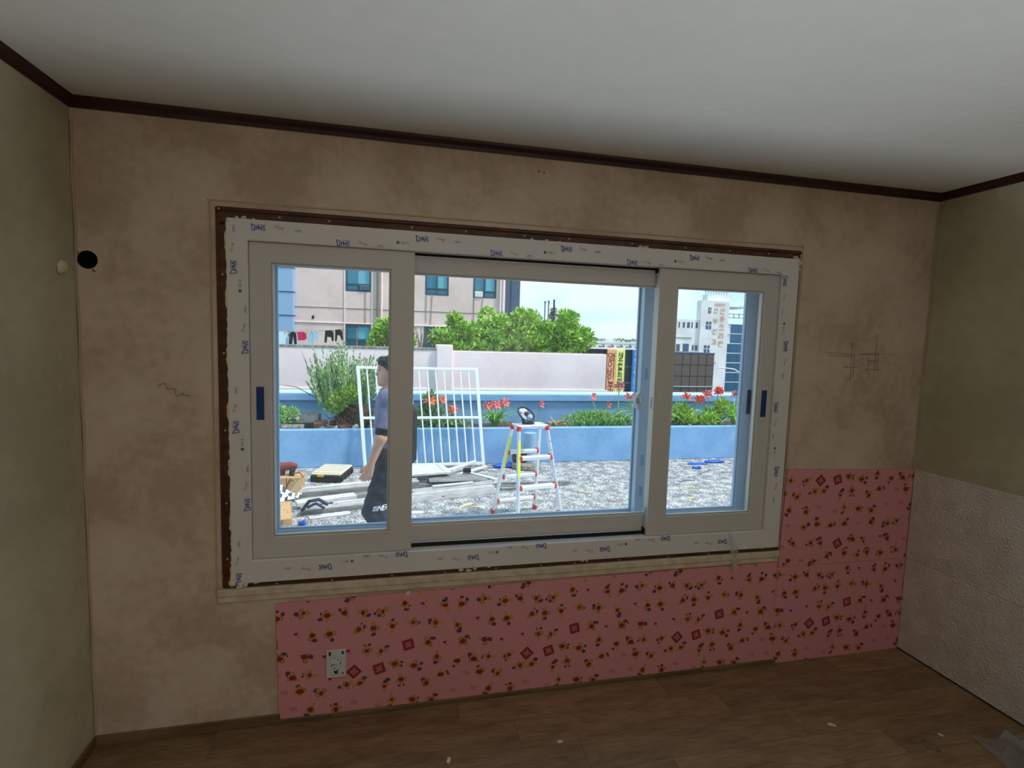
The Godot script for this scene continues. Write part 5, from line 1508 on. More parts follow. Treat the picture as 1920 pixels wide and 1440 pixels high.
	for i in chipm.size():
		var e: Array = chipm[i]
		var ob := obj("wood_chip", mb().prism(PackedVector2Array([Vector2(-e[3] / 2, -e[4] * 0.3), Vector2(e[3] * 0.4, -e[4] / 2), Vector2(e[3] / 2, 0.0), Vector2(e[3] * 0.3, e[4] / 2), Vector2(-e[3] * 0.45, e[4] * 0.2)]), 0.0, 0.008, Transform3D(Basis(Vector3.RIGHT, -PI / 2), Vector3.ZERO)), M.wood_chip)
		ob.position = Vector3(e[0], G, e[1])
		ob.rotation.y = e[2]
		tag(ob, ["long pale splinter slanting left of the stepladder", "second long pale splinter beside the first left of the stepladder", "tiny pale chip left of the stepladder's foot", "long pale splinter right of the stepladder", "tiny pale chip on the bare terrace in the middle pane", "pale chip near the middle post of the window", "long pale splinter on the terrace in the right pane", "pale chip at the lower left of the right pane", "short pale splinter between long ones and stepladder"][i], "wood chip", "wood splinters on the terrace")
	var blue := std(Color(0.08, 0.36, 0.80), 0.5)
	var bits := [[2.60, -5.12, 0.16, 0.05, "crumpled blue film at the foot of the planter left of the stepladder"], [5.62, -5.02, 0.17, 0.012, "flat blue film strip at the foot of the planter in the right pane"], [5.98, -5.10, 0.16, 0.03, "crumpled blue film at the planter foot right of the flat strip"], [5.46, -4.76, 0.07, 0.03, "small blue film scrap on the terrace in the right pane"], [0.22, -3.10, 0.035, 0.04, "blue scrap beside the window at the lower left"]]
	for i in bits.size():
		var e: Array = bits[i]
		var ob := obj("blue_film_scrap", mb().ell(Vector3(0, e[3] * 0.5, 0), Vector3(e[2], e[3] * 0.6, e[2] * 0.4), 12, 6, 0.3, 70 + i).ell(Vector3(e[2] * 0.6, e[3] * 0.7, 0.02), Vector3(e[2] * 0.5, e[3] * 0.8, e[2] * 0.3), 9, 5, 0.35, 80 + i), blue)
		ob.position = Vector3(e[0], G, e[1])
		tag(ob, e[4], "plastic scrap", "blue film scraps")
	tag(obj("white_offcut", mb().box(Vector3(1.24, G, -3.36), Vector3(1.38, G + 0.01, -3.28), 0.002), M.old_alu), "small white offcut left of the pale splinters", "offcut")
	# ragged cracks in the terrace
	var cb := mb()
	for cl in [[[5.02, -4.28], [5.16, -4.34], [5.30, -4.40], [5.36, -4.48], [5.50, -4.55], [5.62, -4.66]], [[4.80, -4.10], [4.92, -4.16], [5.05, -4.14]], [[5.7, -4.5], [5.85, -4.48], [6.0, -4.42]]]:
		var pts := []
		for q in cl: pts.append(Vector2(q[0], -q[1]))
		cb.stroke(pts, 0.02, Transform3D(Basis(Vector3.RIGHT, -PI / 2), Vector3(0, G + 0.001, 0)))
	stuff(tag(obj("floor_cracks", cb, M.asphalt), "dark cracks in the concrete terrace floor", "crack"))

# ---------- beyond the parapet ----------
func house_window(parent: Node, x0: float, x1: float, y0: float, y1: float, z: float, ym: float, split := true) -> void:
	var w := Node3D.new()
	w.name = "house_window"
	parent.add_child(w, true)
	var t := 0.06
	var fr := mb()
	fr.box(Vector3(x0, y0, z - 0.1), Vector3(x0 + t, y1, z + 0.03)).box(Vector3(x1 - t, y0, z - 0.1), Vector3(x1, y1, z + 0.03))
	fr.box(Vector3(x0 + t, y0, z - 0.1), Vector3(x1 - t, y0 + t, z + 0.03)).box(Vector3(x0 + t, y1 - t, z - 0.1), Vector3(x1 - t, y1, z + 0.03))
	fr.box(Vector3(x0 + t, ym - 0.03, z - 0.1), Vector3(x1 - t, ym + 0.03, z + 0.03))
	var xm := (x0 + x1) / 2
	if split: fr.box(Vector3(xm - 0.025, ym, z - 0.1), Vector3(xm + 0.025, y1 - t, z + 0.025))
	fr.box(Vector3(xm - 0.02, y0 + t, z - 0.1), Vector3(xm + 0.02, ym, z + 0.02))
	obj("sash_frame", fr, M.teal, w)
	obj("pane", mb().box(Vector3(x0 + t, ym + 0.03, z - 0.07), Vector3(xm, y1 - t, z - 0.05)), M.house_glass, w)
	obj("pane", mb().box(Vector3(xm, ym + 0.03, z - 0.07), Vector3(x1 - t, y1 - t, z - 0.05)), M.curtain_glass, w)
	obj("pane", mb().box(Vector3(x0 + t, y0 + t, z - 0.07), Vector3(x1 - t, ym - 0.03, z - 0.05)), M.house_glass, w)

func tree(at: Vector3, label: String, lumps: Array, cols: Array, seed: int, size := 0.095) -> void:
	var t := thing("leafy_tree", label, "tree", at, "trees behind the pink wall")
	var g := RandomNumberGenerator.new()
	g.seed = seed
	var b := mb()
	leaf_cloud(b, lumps, 420, size, cols, g, 0.4)
	stuff(obj("foliage", b, M.leaf, t))
	b = mb()
	for l in lumps:
		b.tube([Vector3(0, -0.35, 0), Vector3(l[0].x * 0.3, -0.1, l[0].z * 0.3), l[0]], [0.06, 0.035, 0.012], 6)
	obj("trunk", b, M.bark, t)

func garment(parent_at: Vector3, label: String, poly: Array, m: Material) -> void:
	var t := thing("garment", label, "laundry", parent_at, "laundry on the line")
	var p := PackedVector2Array()
	for e in poly: p.append(Vector2(e[0], e[1]))
	obj("cloth", mb().prism(p, -0.012, 0.012, Transform3D(Basis(Vector3.UP, 0.15), Vector3.ZERO)), m, t)
	for x in [poly[0][0] + 0.02, poly[1][0] - 0.02]:
		obj("clothes_peg", mb().box(Vector3(x - 0.006, -0.03, -0.015), Vector3(x + 0.006, 0.03, 0.018), 0.003), M.wood_chip, t)

func neighbours() -> void:
	# pink boundary wall with a pillar
	var w := frame("wall_boundary")
	struct(w, "pale pink boundary wall behind the parapet")
	obj("wall_section", mb().box(Vector3(-9, -1.5, -7.7), Vector3(1.82, 1.285, -7.5)), M.pink_wall, w)
	obj("wall_section", mb().box(Vector3(2.11, -1.5, -7.7), Vector3(5.12, 1.283, -7.5), 0.01), M.pink_wall, w)
	obj("pillar", mb().box(Vector3(1.82, -1.5, -7.78), Vector3(2.11, 1.39, -7.42), 0.012), M.pink_wall, w)
	obj("wall_coping", mb().box(Vector3(-9, 1.283, -7.74), Vector3(1.80, 1.325, -7.49), 0.006), M.stone, w)
	obj("wall_coping", mb().box(Vector3(2.11, 1.281, -7.72), Vector3(5.12, 1.292, -7.52), 0.004), M.stone, w)
	obj("flashing", mb().box(Vector3(-9, 0.54, -7.5), Vector3(5.16, 0.585, -7.47), 0.004), M.white, w)
	struct(obj("floor_yard", mb().box(Vector3(-9, -6.2, -13.0), Vector3(5.08, 0.92, -7.82)), M.soil), "raised yard behind the pink boundary wall")
	# pink apartment house
	var z := -20.0
	var t := thing("apartment_house", "pale pink apartment house with teal framed windows", "building", Vector3(0, -6, z))
	var Y := func(v: float) -> float: return v + 6.0
	# wall built round its window openings
	var holes := [[-0.82, 0.15, 3.23, 4.55], [2.31, 3.27, 3.21, 4.55], [4.30, 5.28, 3.19, 4.55], [-0.82, 0.15, 1.0, 1.91], [2.28, 3.29, 1.0, 1.93]]
	var wl := mb()
	var ys := [-6.0, 1.0, 1.91, 3.22, 4.55, 8.0]
	for r in 5:
		var cuts := []
		if r == 1 or r == 3:
			for h in holes:
				if (h[2] < 2.0) == (r == 1): cuts.append(h)
		cuts.sort_custom(func(a, b): return a[0] < b[0])
		var x := -8.0
		for c in cuts:
			wl.box(Vector3(x, Y.call(ys[r]), -0.4), Vector3(c[0], Y.call(ys[r + 1]), 0.0))
			x = c[1]
		wl.box(Vector3(x, Y.call(ys[r]), -0.4), Vector3(5.67, Y.call(ys[r + 1]), 0.0))
	obj("facade", wl, M.pink_house, t)
	obj("inner_dark", mb().box(Vector3(-8, 0, -3), Vector3(5.67, 14, -0.45)), M.slate, t)
	for h in holes:
		var ym: float = h[2] + (0.27 if h[2] > 2.0 else 0.30)
		house_window(t, h[0], h[1], Y.call(h[2] + (0.01 if h[2] > 2.0 else 0.0)), Y.call(h[3]), -0.02, Y.call(ym), h[0] > 1.0)
	obj("air_conditioner", mb().box(Vector3(-0.30, Y.call(3.27), -0.1), Vector3(0.08, Y.call(3.47), 0.05), 0.02), M.slate, t)
	obj("air_conditioner", mb().box(Vector3(4.36, Y.call(3.22), -0.1), Vector3(4.70, Y.call(3.46), 0.05), 0.02), M.white, t)
	obj("cornice_band", mb().box(Vector3(-8, Y.call(1.925), 0), Vector3(5.67, Y.call(1.96), 0.035), 0.006), M.pink_wall, t)
	obj("cornice_band", mb().box(Vector3(-8, Y.call(2.53), 0), Vector3(5.67, Y.call(2.55), 0.02), 0.004), M.stone, t)
	for x in [-0.86, 0.20]: obj("pilaster_edge", mb().box(Vector3(x - 0.02, Y.call(-6), 0), Vector3(x + 0.02, Y.call(8), 0.03), 0.004), M.pink_wall, t)
	for e in [[-0.06, 3.2, 1.95, 0.0], [2.60, 3.2, 2.0, -0.05], [2.36, 3.2, 2.1, 0.0], [4.34, 3.2, 2.1, 0.0], [4.72, 3.2, 2.4, -0.08]]:
		obj("cable", mb().tube([Vector3(e[0], Y.call(e[1]), 0.02), Vector3(e[0] + e[3] * 0.6, Y.call((e[1] + e[2]) / 2), 0.025), Vector3(e[0] + e[3], Y.call(e[2]), 0.02)], 0.012, 5), M.stone, t)
	for e in [[0.43, 0.05], [0.57, 0.045], [5.45, 0.045], [5.58, 0.06]]:
		obj("drain_pipe", mb().tube([Vector3(e[0], Y.call(-6), 0.08), Vector3(e[0], Y.call(8), 0.08)], e[1], 8), M.pink_wall if e[0] > 0.5 else M.stone, t)
	var du := obj("roof_duct", mb().box(Vector3(-3.26, Y.call(-6), 0.0), Vector3(-2.72, Y.call(8), 0.35), 0.02), M.duct, t)
	for y in [1.4, 2.15, 3.05, 3.97]: obj("duct_clamp", mb().box(Vector3(-3.28, Y.call(y), 0.0), Vector3(-2.70, Y.call(y + 0.04), 0.37), 0.006), M.slate, du)
	obj("vent_hole", mb().ell(Vector3(-2.05, Y.call(2.14), 0.0), Vector3(0.05, 0.08, 0.03), 10, 6), M.black, t)
	obj("side_wing", mb().box(Vector3(5.67, 0, -3.0), Vector3(6.44, 14, -0.5), 0.01), M.slate, t)
	obj("wing_seam", mb().box(Vector3(6.03, 0, -0.5), Vector3(6.06, 14, -0.47), 0.004), M.teal, t)
	# washing line
	var lz := -9.5
	tag(obj("washing_line", mb().tube([Vector3(-4.0, 1.50, lz), Vector3(-1.2, 1.55, lz), Vector3(-0.4, 1.58, lz), Vector3(0.3, 1.64, lz)], 0.004, 5).tube([Vector3(0.3, 0.92, lz), Vector3(0.3, 1.66, lz)], 0.02, 6).tube([Vector3(-4.0, 0.92, lz), Vector3(-4.0, 1.55, lz)], 0.02, 6), M.stone), "thin washing line strung between two posts", "washing line")
	var blk := std(Color(0.045, 0.04, 0.05), 0.9)
	garment(Vector3(-1.19, 1.545, lz), "pale white-blue shirt at the left end of the washing line", [[-0.08, 0], [0.11, 0], [0.13, -0.12], [0.08, -0.13], [0.08, -0.27], [-0.08, -0.27]], std(Color(0.80, 0.90, 0.96), 0.9))
	garment(Vector3(-0.97, 1.545, lz), "long black trousers beside the magenta cloth on the washing line", [[-0.055, 0], [0.065, 0], [0.078, -0.27], [0.03, -0.27], [0.01, -0.10], [-0.02, -0.27], [-0.075, -0.27]], blk)
	garment(Vector3(-0.80, 1.545, lz), "magenta pink cloth on the washing line", [[-0.085, 0], [0.09, 0], [0.10, -0.13], [0.06, -0.17], [-0.07, -0.175], [-0.075, -0.08]], std(Color(0.78, 0.06, 0.38), 0.9))
	garment(Vector3(-0.62, 1.555, lz), "light blue trousers in the middle of the washing line", [[-0.045, 0], [0.05, 0], [0.045, -0.26], [0.005, -0.26], [0.0, -0.1], [-0.02, -0.26], [-0.05, -0.26]], std(Color(0.58, 0.78, 0.88), 0.9))
	garment(Vector3(-0.52, 1.565, lz), "pale blue towel right of the light blue trousers", [[-0.04, 0], [0.05, 0.0], [0.045, -0.19], [-0.035, -0.18]], std(Color(0.66, 0.78, 0.93), 0.9))
	garment(Vector3(-0.25, 1.59, lz), "left one of two black shorts on the washing line", [[-0.085, 0], [0.08, 0.01], [0.085, -0.20], [0.055, -0.235], [0.03, -0.14], [-0.04, -0.13], [-0.06, -0.26], [-0.10, -0.25]], blk)
	garment(Vector3(-0.06, 1.61, lz), "right one of two black shorts on the washing line", [[-0.075, 0], [0.065, 0.02], [0.085, -0.20], [0.055, -0.22], [0.02, -0.12], [-0.03, -0.11], [-0.045, -0.24], [-0.08, -0.24]], blk)
	# trees and bushes behind the pink wall
	var br := [Color(0.40, 0.68, 0.08), Color(0.50, 0.76, 0.12), Color(0.28, 0.54, 0.06), Color(0.60, 0.80, 0.20), Color(0.16, 0.33, 0.05)]
	var mid := [Color(0.30, 0.58, 0.08), Color(0.40, 0.68, 0.12), Color(0.17, 0.36, 0.05), Color(0.46, 0.70, 0.14)]
	tree(Vector3(0.98, 1.2, -9.6), "bright green tree behind the walking man's head", [[Vector3(0.02, 0.55, 0), Vector3(0.30, 0.36, 0.25)], [Vector3(-0.22, 0.28, 0), Vector3(0.24, 0.26, 0.2)], [Vector3(0.2, 0.2, 0), Vector3(0.3, 0.3, 0.2)], [Vector3(-0.3, 0.02, 0), Vector3(0.16, 0.14, 0.15)]], br, 301)
	tree(Vector3(2.25, 1.2, -9.3), "low yellow-green bush at the left of the tree row by the pillar", [[Vector3(-0.1, 0.30, 0), Vector3(0.32, 0.20, 0.2)], [Vector3(0.08, 0.66, 0), Vector3(0.15, 0.16, 0.12)], [Vector3(0.3, 0.3, 0), Vector3(0.26, 0.26, 0.2)], [Vector3(0.05, 0.08, 0), Vector3(0.4, 0.14, 0.2)]], br, 302)
	tree(Vector3(2.85, 1.2, -9.5), "rounded green bush second in the tree row", [[Vector3(0, 0.38, 0), Vector3(0.38, 0.30, 0.25)], [Vector3(-0.1, 0.12, 0.1), Vector3(0.34, 0.2, 0.2)], [Vector3(0.3, 0.2, 0), Vector3(0.25, 0.26, 0.2)]], mid, 303)
	tree(Vector3(3.35, 1.2, -9.8), "tall bright green tree in the middle of the tree row", [[Vector3(-0.02, 0.66, 0), Vector3(0.36, 0.34, 0.28)], [Vector3(-0.25, 0.42, 0), Vector3(0.28, 0.28, 0.2)], [Vector3(0.15, 0.36, 0.1), Vector3(0.32, 0.3, 0.2)], [Vector3(0.0, 0.1, 0.1), Vector3(0.4, 0.2, 0.2)]], br, 304)
	tree(Vector3(4.05, 1.2, -9.8), "dense round green tree in front of the grey wing", [[Vector3(0.0, 0.62, 0), Vector3(0.42, 0.38, 0.28)], [Vector3(0.30, 0.40, 0), Vector3(0.34, 0.32, 0.22)], [Vector3(-0.25, 0.3, 0.1), Vector3(0.34, 0.32, 0.2)], [Vector3(0.1, 0.12, 0.1), Vector3(0.5, 0.2, 0.2)]], br, 305)
	tree(Vector3(5.04, 1.2, -9.8), "separate conical green tree at the right end of the pink wall", [[Vector3(-0.02, 0.80, 0), Vector3(0.26, 0.28, 0.22)], [Vector3(-0.12, 0.46, 0), Vector3(0.34, 0.30, 0.24)], [Vector3(0.26, 0.40, 0), Vector3(0.34, 0.28, 0.22)], [Vector3(0.1, 0.12, 0), Vector3(0.46, 0.16, 0.2)]], br, 306)
	t = thing("cycad", "dark spiky cycad at the foot of the tree row", "plant", Vector3(3.62, 1.18, -9.2))
	var b := mb()
	var g := RandomNumberGenerator.new()
	g.seed = 71
	straps(b, Vector3.ZERO, 60, 0.40, 0.012, Color(0.10, 0.24, 0.05), g, 0.9)
	stuff(obj("fronds", b, M.leaf, t))
	obj("stump", mb().tube([Vector3(0, -0.26, 0), Vector3(0, 0.02, 0)], 0.08, 8), M.bark, t)
	t = thing("grass_bank", "tufts of long grass along the pink wall under the trees", "grass", Vector3(4.4, 1.15, -8.3))
	b = mb()
	for i in 10: straps(b, Vector3(-0.75 + i * 0.13, -0.23, g.randf_range(-0.2, 0.2)), 14, 0.52, 0.008, Color(0.28, 0.38, 0.10), g, 1.0)
	stuff(obj("blades", b, M.leaf, t))
	stuff(t)
	t = thing("bare_shrub", "leafless pale twigs in front of the lower house window", "shrub", Vector3(1.62, 1.2, -9.2))
	b = mb()
	for i in 26:
		var a := g.randf_range(-0.9, 0.9)
		b.tube([Vector3(0, -0.3, 0), Vector3(a * 0.12, 0.18, g.randf_range(-0.1, 0.1)), Vector3(a * 0.34, 0.30 + g.randf() * 0.28, g.randf_range(-0.15, 0.15)), Vector3(a * 0.42, 0.22 + g.randf() * 0.3, 0)], [0.008, 0.006, 0.004, 0.002], 4, false)
	stuff(obj("twigs", b, M.stone, t))
	# ground of the lots below
	struct(obj("floor_street", mb().box(Vector3(-60, -6.4, -160), Vector3(140, -6.0, -7.0)), M.asphalt), "street level ground below the terrace")

func far_town() -> void:
	# two thin poles and an overgrown mast
	for e in [[10.34, 3.85, "left slim grey chimney pole above the trees"], [10.58, 3.89, "right slim grey chimney pole above the trees"]]:
		var cp := thing("chimney_pole", e[2], "pole", Vector3(e[0], -6, -30), "chimney poles")
		obj("pole_shaft", mb().tube([Vector3.ZERO, Vector3(0, e[1] + 6, 0)], 0.05, 8), M.grey_paint, cp)
		obj("pole_cap", mb().lathe([Vector2(0, 0), Vector2(0.12, 0), Vector2(0, 0.1)], 8, Transform3D(Basis.IDENTITY, Vector3(0, e[1] + 6, 0))), M.slate, cp)
	var t := thing("overgrown_mast", "dark mast overgrown with creeper above the trees", "mast", Vector3(10.95, -6, -30))
	obj("mast_shaft", mb().tube([Vector3.ZERO, Vector3(-0.02, 10.05, 0)], 0.06, 8), M.bark, t)
	var b := mb()
	var g := RandomNumberGenerator.new()
	g.seed = 5
	for i in 9: leaf_cloud(b, [[Vector3(g.randf_range(-0.14, 0.1), 7.2 + i * 0.28, 0), Vector3(0.16, 0.13, 0.12)]], 90, 0.12, [Color(0.16, 0.22, 0.12), Color(0.22, 0.28, 0.18)], g)
	stuff(obj("creeper", b, M.leaf, t))
	t = thing("water_tank", "pale square water tank behind the trees", "tank", Vector3(11.35, -6, -31))
	obj("tank_body", mb().box(Vector3(-0.36, 8.2, -0.35), Vector3(0.36, 9.12, 0.35), 0.02), M.far_white, t)
	obj("tank_lid", mb().box(Vector3(-0.40, 9.12, -0.4), Vector3(0.40, 9.18, 0.4), 0.02), M.slate, t)
	obj("tank_tower", mb().box(Vector3(-0.3, 0, -0.3), Vector3(0.3, 8.2, 0.3)), M.far_white, t)
	# shop building with arched arcade, tall banner signs
	var z := -40.0
	t = thing("arcade_building", "dark shop building with a white arched arcade on top", "building", Vector3(0, -6, z))
	obj("body", mb().box(Vector3(14.5, 0, -6), Vector3(24.6, 6.85, 0)), M.dark, t)
	var ar := mb()
	ar.box(Vector3(14.5, 6.85, -6), Vector3(24.6, 7.02, 0.15))
	ar.box(Vector3(14.5, 7.34, -6), Vector3(24.6, 7.50, 0.15))
	obj("arcade_band", ar, M.far_white, t)
	for i in 12:
		var x := 15.0 + i * 0.83
		var pl := PackedVector2Array()
		pl.append(Vector2(x - 0.415, 0.34)); pl.append(Vector2(x - 0.415, 0.0)); pl.append(Vector2(x - 0.30, 0.0))
		for k in 9: pl.append(Vector2(x - 0.30 * cos(PI * k / 8), 0.10 + 0.17 * sin(PI * k / 8)))
		pl.append(Vector2(x + 0.30, 0.0)); pl.append(Vector2(x + 0.415, 0.0)); pl.append(Vector2(x + 0.415, 0.34))
		obj("arch", mb().prism(pl, -0.3, 0.12, Transform3D(Basis.IDENTITY, Vector3(0, 7.01, 0))), M.far_white, t)
	for y in [1.2, 2.5, 3.9, 5.3]: obj("floor_band", mb().box(Vector3(14.5, y, 0), Vector3(24.6, y + 0.16, 0.06)), M.slate, t)
	for i in 14: obj("mullion", mb().box(Vector3(14.8 + i * 0.72, 0, 0), Vector3(14.86 + i * 0.72, 6.85, 0.05)), M.slate, t)
	var sh := mb()
	leaf_cloud(sh, [[Vector3(20.6, 7.6, -1), Vector3(0.5, 0.12, 0.3)], [Vector3(21.7, 7.58, -1), Vector3(0.6, 0.12, 0.3)], [Vector3(18.6, 7.56, -1), Vector3(0.5, 0.1, 0.3)]], 30, 0.2, [Color(0.18, 0.28, 0.16)], g)
	stuff(obj("roof_planting", sh, M.leaf, t))
	var signs := [[18.80, 19.58, Color(0.98, 0.68, 0.52), Color(0.42, 0.18, 0.12), "명이비인후과", 0.62, 0.62, "orange vertical banner sign with dark lettering", 0.30], [19.60, 20.40, Color(0.95, 0.96, 0.55), Color(0.22, 0.27, 0.16), "제주현륜의원", 0.40, 0.44, "yellow vertical banner sign with dark lettering", 0.26], [21.13, 21.93, Color(0.07, 0.50, 0.90), Color(0.9, 0.95, 1.0), "이지민치과", 0.46, 0.56, "blue vertical banner sign with white lettering", 0.64]]
	for s in signs:
		var y0 := -3.6
		var y1 := 0.84
		var st := thing("banner_sign", s[7], "sign", Vector3((s[0] + s[1]) / 2, y0, z + 0.35), "vertical banner signs")
		var hw: float = (s[1] - s[0]) / 2
		obj("sign_board", mb().box(Vector3(-hw, 0, -0.18), Vector3(hw, y1 - y0, 0.0), 0.02), std(s[2], 0.6), st)
		var lt := mb()
		hangul_column(lt, s[4], Vector2(0, y1 - y0 - s[8]), s[5], s[6], 0.06, Transform3D(Basis.IDENTITY, Vector3(0, 0, 0.004)))
		if s[4].length() == 5:
			lt.stroke([Vector2(-0.2, y1 - y0 - 0.35), Vector2(0.0, y1 - y0 - 0.28), Vector2(0.2, y1 - y0 - 0.36), Vector2(0.05, y1 - y0 - 0.5)], 0.12, Transform3D(Basis.IDENTITY, Vector3(0, 0, 0.004)))
			hangul_column(lt, "의원", Vector2(0, 1.05), 0.30, 0.34, 0.06, Transform3D(Basis.IDENTITY, Vector3(0, 0, 0.004)))
		elif s[5] < 0.5:
			for k in 4: lt.stroke([Vector2(-0.24, 1.35 - k * 0.17), Vector2(0.22 - 0.06 * (k % 2), 1.35 - k * 0.17)], 0.06, Transform3D(Basis.IDENTITY, Vector3(0, 0, 0.004)))
		obj("lettering", lt, std(s[3], 0.7), st)
	# dark brown glazed building in the right pane
	t = thing("brown_glass_building", "dark brown gridded glass building in front of the white clinic", "building", Vector3(0, -6, -45))
	var bx0 := 25.5
	var bx1 := 32.55
	obj("body", mb().box(Vector3(bx0, 0, -2), Vector3(bx1, 6.55, 0)), M.dark, t)
	for r in 5:
		for c in 8:
			var w := (bx1 - bx0) / 8
			obj("pane", mb().box(Vector3(bx0 + c * w + 0.04, 0.9 + r * 1.13 + 0.04, 0), Vector3(bx0 + (c + 1) * w - 0.04, 0.9 + (r + 1) * 1.13 - 0.04, 0.03)), M.brown_glass, t)
	obj("roof_edge", mb().box(Vector3(bx0, 6.55, -5), Vector3(bx1 + 0.05, 6.66, 0.06)), M.slate, t)
	obj("ledge", mb().box(Vector3(bx0, 3.2, 0), Vector3(bx1, 3.32, 0.12)), M.grey_paint, t)
	# white clinic tower
	z = -70.0
	t = thing("clinic_tower", "tall white clinic building with orange lettering and blue glazing", "building", Vector3(0, -6, z))
	obj("wing", mb().box(Vector3(41.6, 0, -1.2), Vector3(46.35, 11.15, 0)), M.far_white, t)
	obj("tower", mb().box(Vector3(46.35, 0, -0.9), Vector3(51.15, 14.1, 0.3)), M.far_white, t)
	obj("roof_house", mb().box(Vector3(47.9, 14.1, -2), Vector3(52.0, 15.1, -0.6)), M.far_white, t)
	obj("roof_slab", mb().box(Vector3(51.15, 13.3, -5), Vector3(55.5, 13.5, 0.2)), M.far_white, t)
	obj("crown_block", mb().box(Vector3(51.15, 0, -2), Vector3(60, 10.9, -0.1)), M.far_white, t)
	var rt := mb()
	for i in 9:
		var x := 47.9 + i * 0.46
		rt.tube([Vector3(x, 15.1, -1.2), Vector3(x, 15.1 + 0.9 + 0.4 * sin(i * 2.3), -1.2)], 0.05, 5)
	rt.tube([Vector3(47.7, 15.6, -1.2), Vector3(52, 15.6, -1.2)], 0.06, 5)
	rt.tube([Vector3(47.7, 16.0, -1.2), Vector3(52, 16.05, -1.2)], 0.05, 5)
	obj("roof_antennas", rt, M.grey_paint, t)
	var pg := mb()
	for k in 2: pg.box(Vector3(51.2, 12.2 - k * 0.55, -0.6), Vector3(57, 12.36 - k * 0.55, -0.4))
	for i in 6: pg.box(Vector3(51.6 + i * 0.9, 11.6, -0.6), Vector3(51.7 + i * 0.9, 12.3, -0.4))
	obj("roof_pergola", pg, M.white, t)
	for e in [[47.55, 12.2, 0.5, 0.9], [47.3, 9.8, 0.9, 1.15], [47.2, 6.2, 0.95, 1.15]]:
		var wn := obj("clinic_window", mb().box(Vector3(e[0], e[1], 0.3), Vector3(e[0] + e[2], e[1] + e[3], 0.33)), M.slate, t)
		obj("window_bar", mb().box(Vector3(e[0], e[1] + e[3] * 0.48, 0.33), Vector3(e[0] + e[2], e[1] + e[3] * 0.56, 0.36)).box(Vector3(e[0] + e[2] * 0.45, e[1], 0.33), Vector3(e[0] + e[2] * 0.55, e[1] + e[3], 0.36)), M.far_white, wn)
	for e in [[42.7, 5.9, 0.6, 1.5], [43.8, 5.9, 1.0, 1.6], [45.35, 6.5, 0.3, 0.8], [46.0 - 0.15, 6.5, 0.4, 0.8]]:
		obj("clinic_window", mb().box(Vector3(e[0], e[1], 0.0), Vector3(e[0] + e[2], e[1] + e[3], 0.03)), M.slate, t)
	for i in 5: obj("parapet_slot", mb().box(Vector3(42.9 + i * 0.72, 9.9, 0.0), Vector3(43.1 + i * 0.72 + 0.12 * (i % 3), 10.75, 0.03)), M.slate, t)
	obj("cream_corner", mb().box(Vector3(41.5, 4.4, 0.0), Vector3(42.55, 7.8, 0.2)), std(Color(0.90, 0.83, 0.66), 0.8), t)
	obj("cornice", mb().box(Vector3(42.5, 8.4, 0.0), Vector3(45.2, 8.48, 0.1)).box(Vector3(42.5, 4.65, 0), Vector3(49.4, 4.75, 0.35)), M.grey_paint, t)
	var lt := mb()
	var xf := Transform3D(Basis.IDENTITY, Vector3(0, 0, 0.31))
	hangul_column(lt, "산후조리원", Vector2(50.0, 13.05), 0.85, 1.25, 0.12, xf)
	hangul_column(lt, "산부인과", Vector2(48.85, 13.05), 0.75, 1.60, 0.11, xf)
	for k in 4: lt.stroke([Vector2(48.65 + k * 0.45, 13.40), Vector2(48.95 + k * 0.45, 13.40), Vector2(48.95 + k * 0.45, 13.68), Vector2(48.65 + k * 0.45, 13.68), Vector2(48.65 + k * 0.45, 13.40)], 0.09, xf)
	obj("lettering", lt, std(Color(0.84, 0.63, 0.50), 0.8), t)
	for r in 7:
		for c in 4:
			var x := 51.9 + c * 1.3
			obj("glazing", mb().box(Vector3(x, 0.3 + r * 1.5, -0.1), Vector3(x + 1.24, 1.68 + r * 1.5, -0.02)), M.far_glass, t)
	obj("glazing", mb().box(Vector3(51.2, 0.3, -0.1), Vector3(51.86, 7.6, -0.02)), M.far_glass, t)
	for r in 7: obj("spandrel", mb().box(Vector3(51.15, 1.69 + r * 1.5, -0.1), Vector3(57.2, 1.79 + r * 1.5, 0.02)), M.far_white, t)
	# street lamp
	t = thing("street_lamp", "white street lamp with a bent arm before the blue glazing", "street lamp", Vector3(38.6, -6, -49))
	obj("lamp_pole", mb().tube([Vector3(0, 0, 0), Vector3(0.0, 4.0, 0), Vector3(-0.12, 4.5, 0), Vector3(-0.8, 4.85, 0), Vector3(-2.0, 4.98, 0)], [0.12, 0.10, 0.09, 0.07, 0.06], 8), M.white, t)
	obj("lamp_head", mb().ell(Vector3(-2.4, 4.98, 0), Vector3(0.5, 0.08, 0.14), 12, 6), M.white, t)
	t = thing("parked_vehicle", "white car roof seen below the brown glass building", "car", Vector3(29.6, -6, -42))
	obj("car_body", mb().box(Vector3(-1.6, 0.25, -0.8), Vector3(1.6, 0.9, 0.8), 0.12).box(Vector3(-0.9, 0.9, -0.7), Vector3(0.9, 1.45, 0.7), 0.2), M.white, t)
	for x in [-1.0, 1.0]: obj("wheel", mb().tube([Vector3(x, 0.3, 0.66), Vector3(x, 0.3, 0.86)], 0.3, 12), M.black, t)

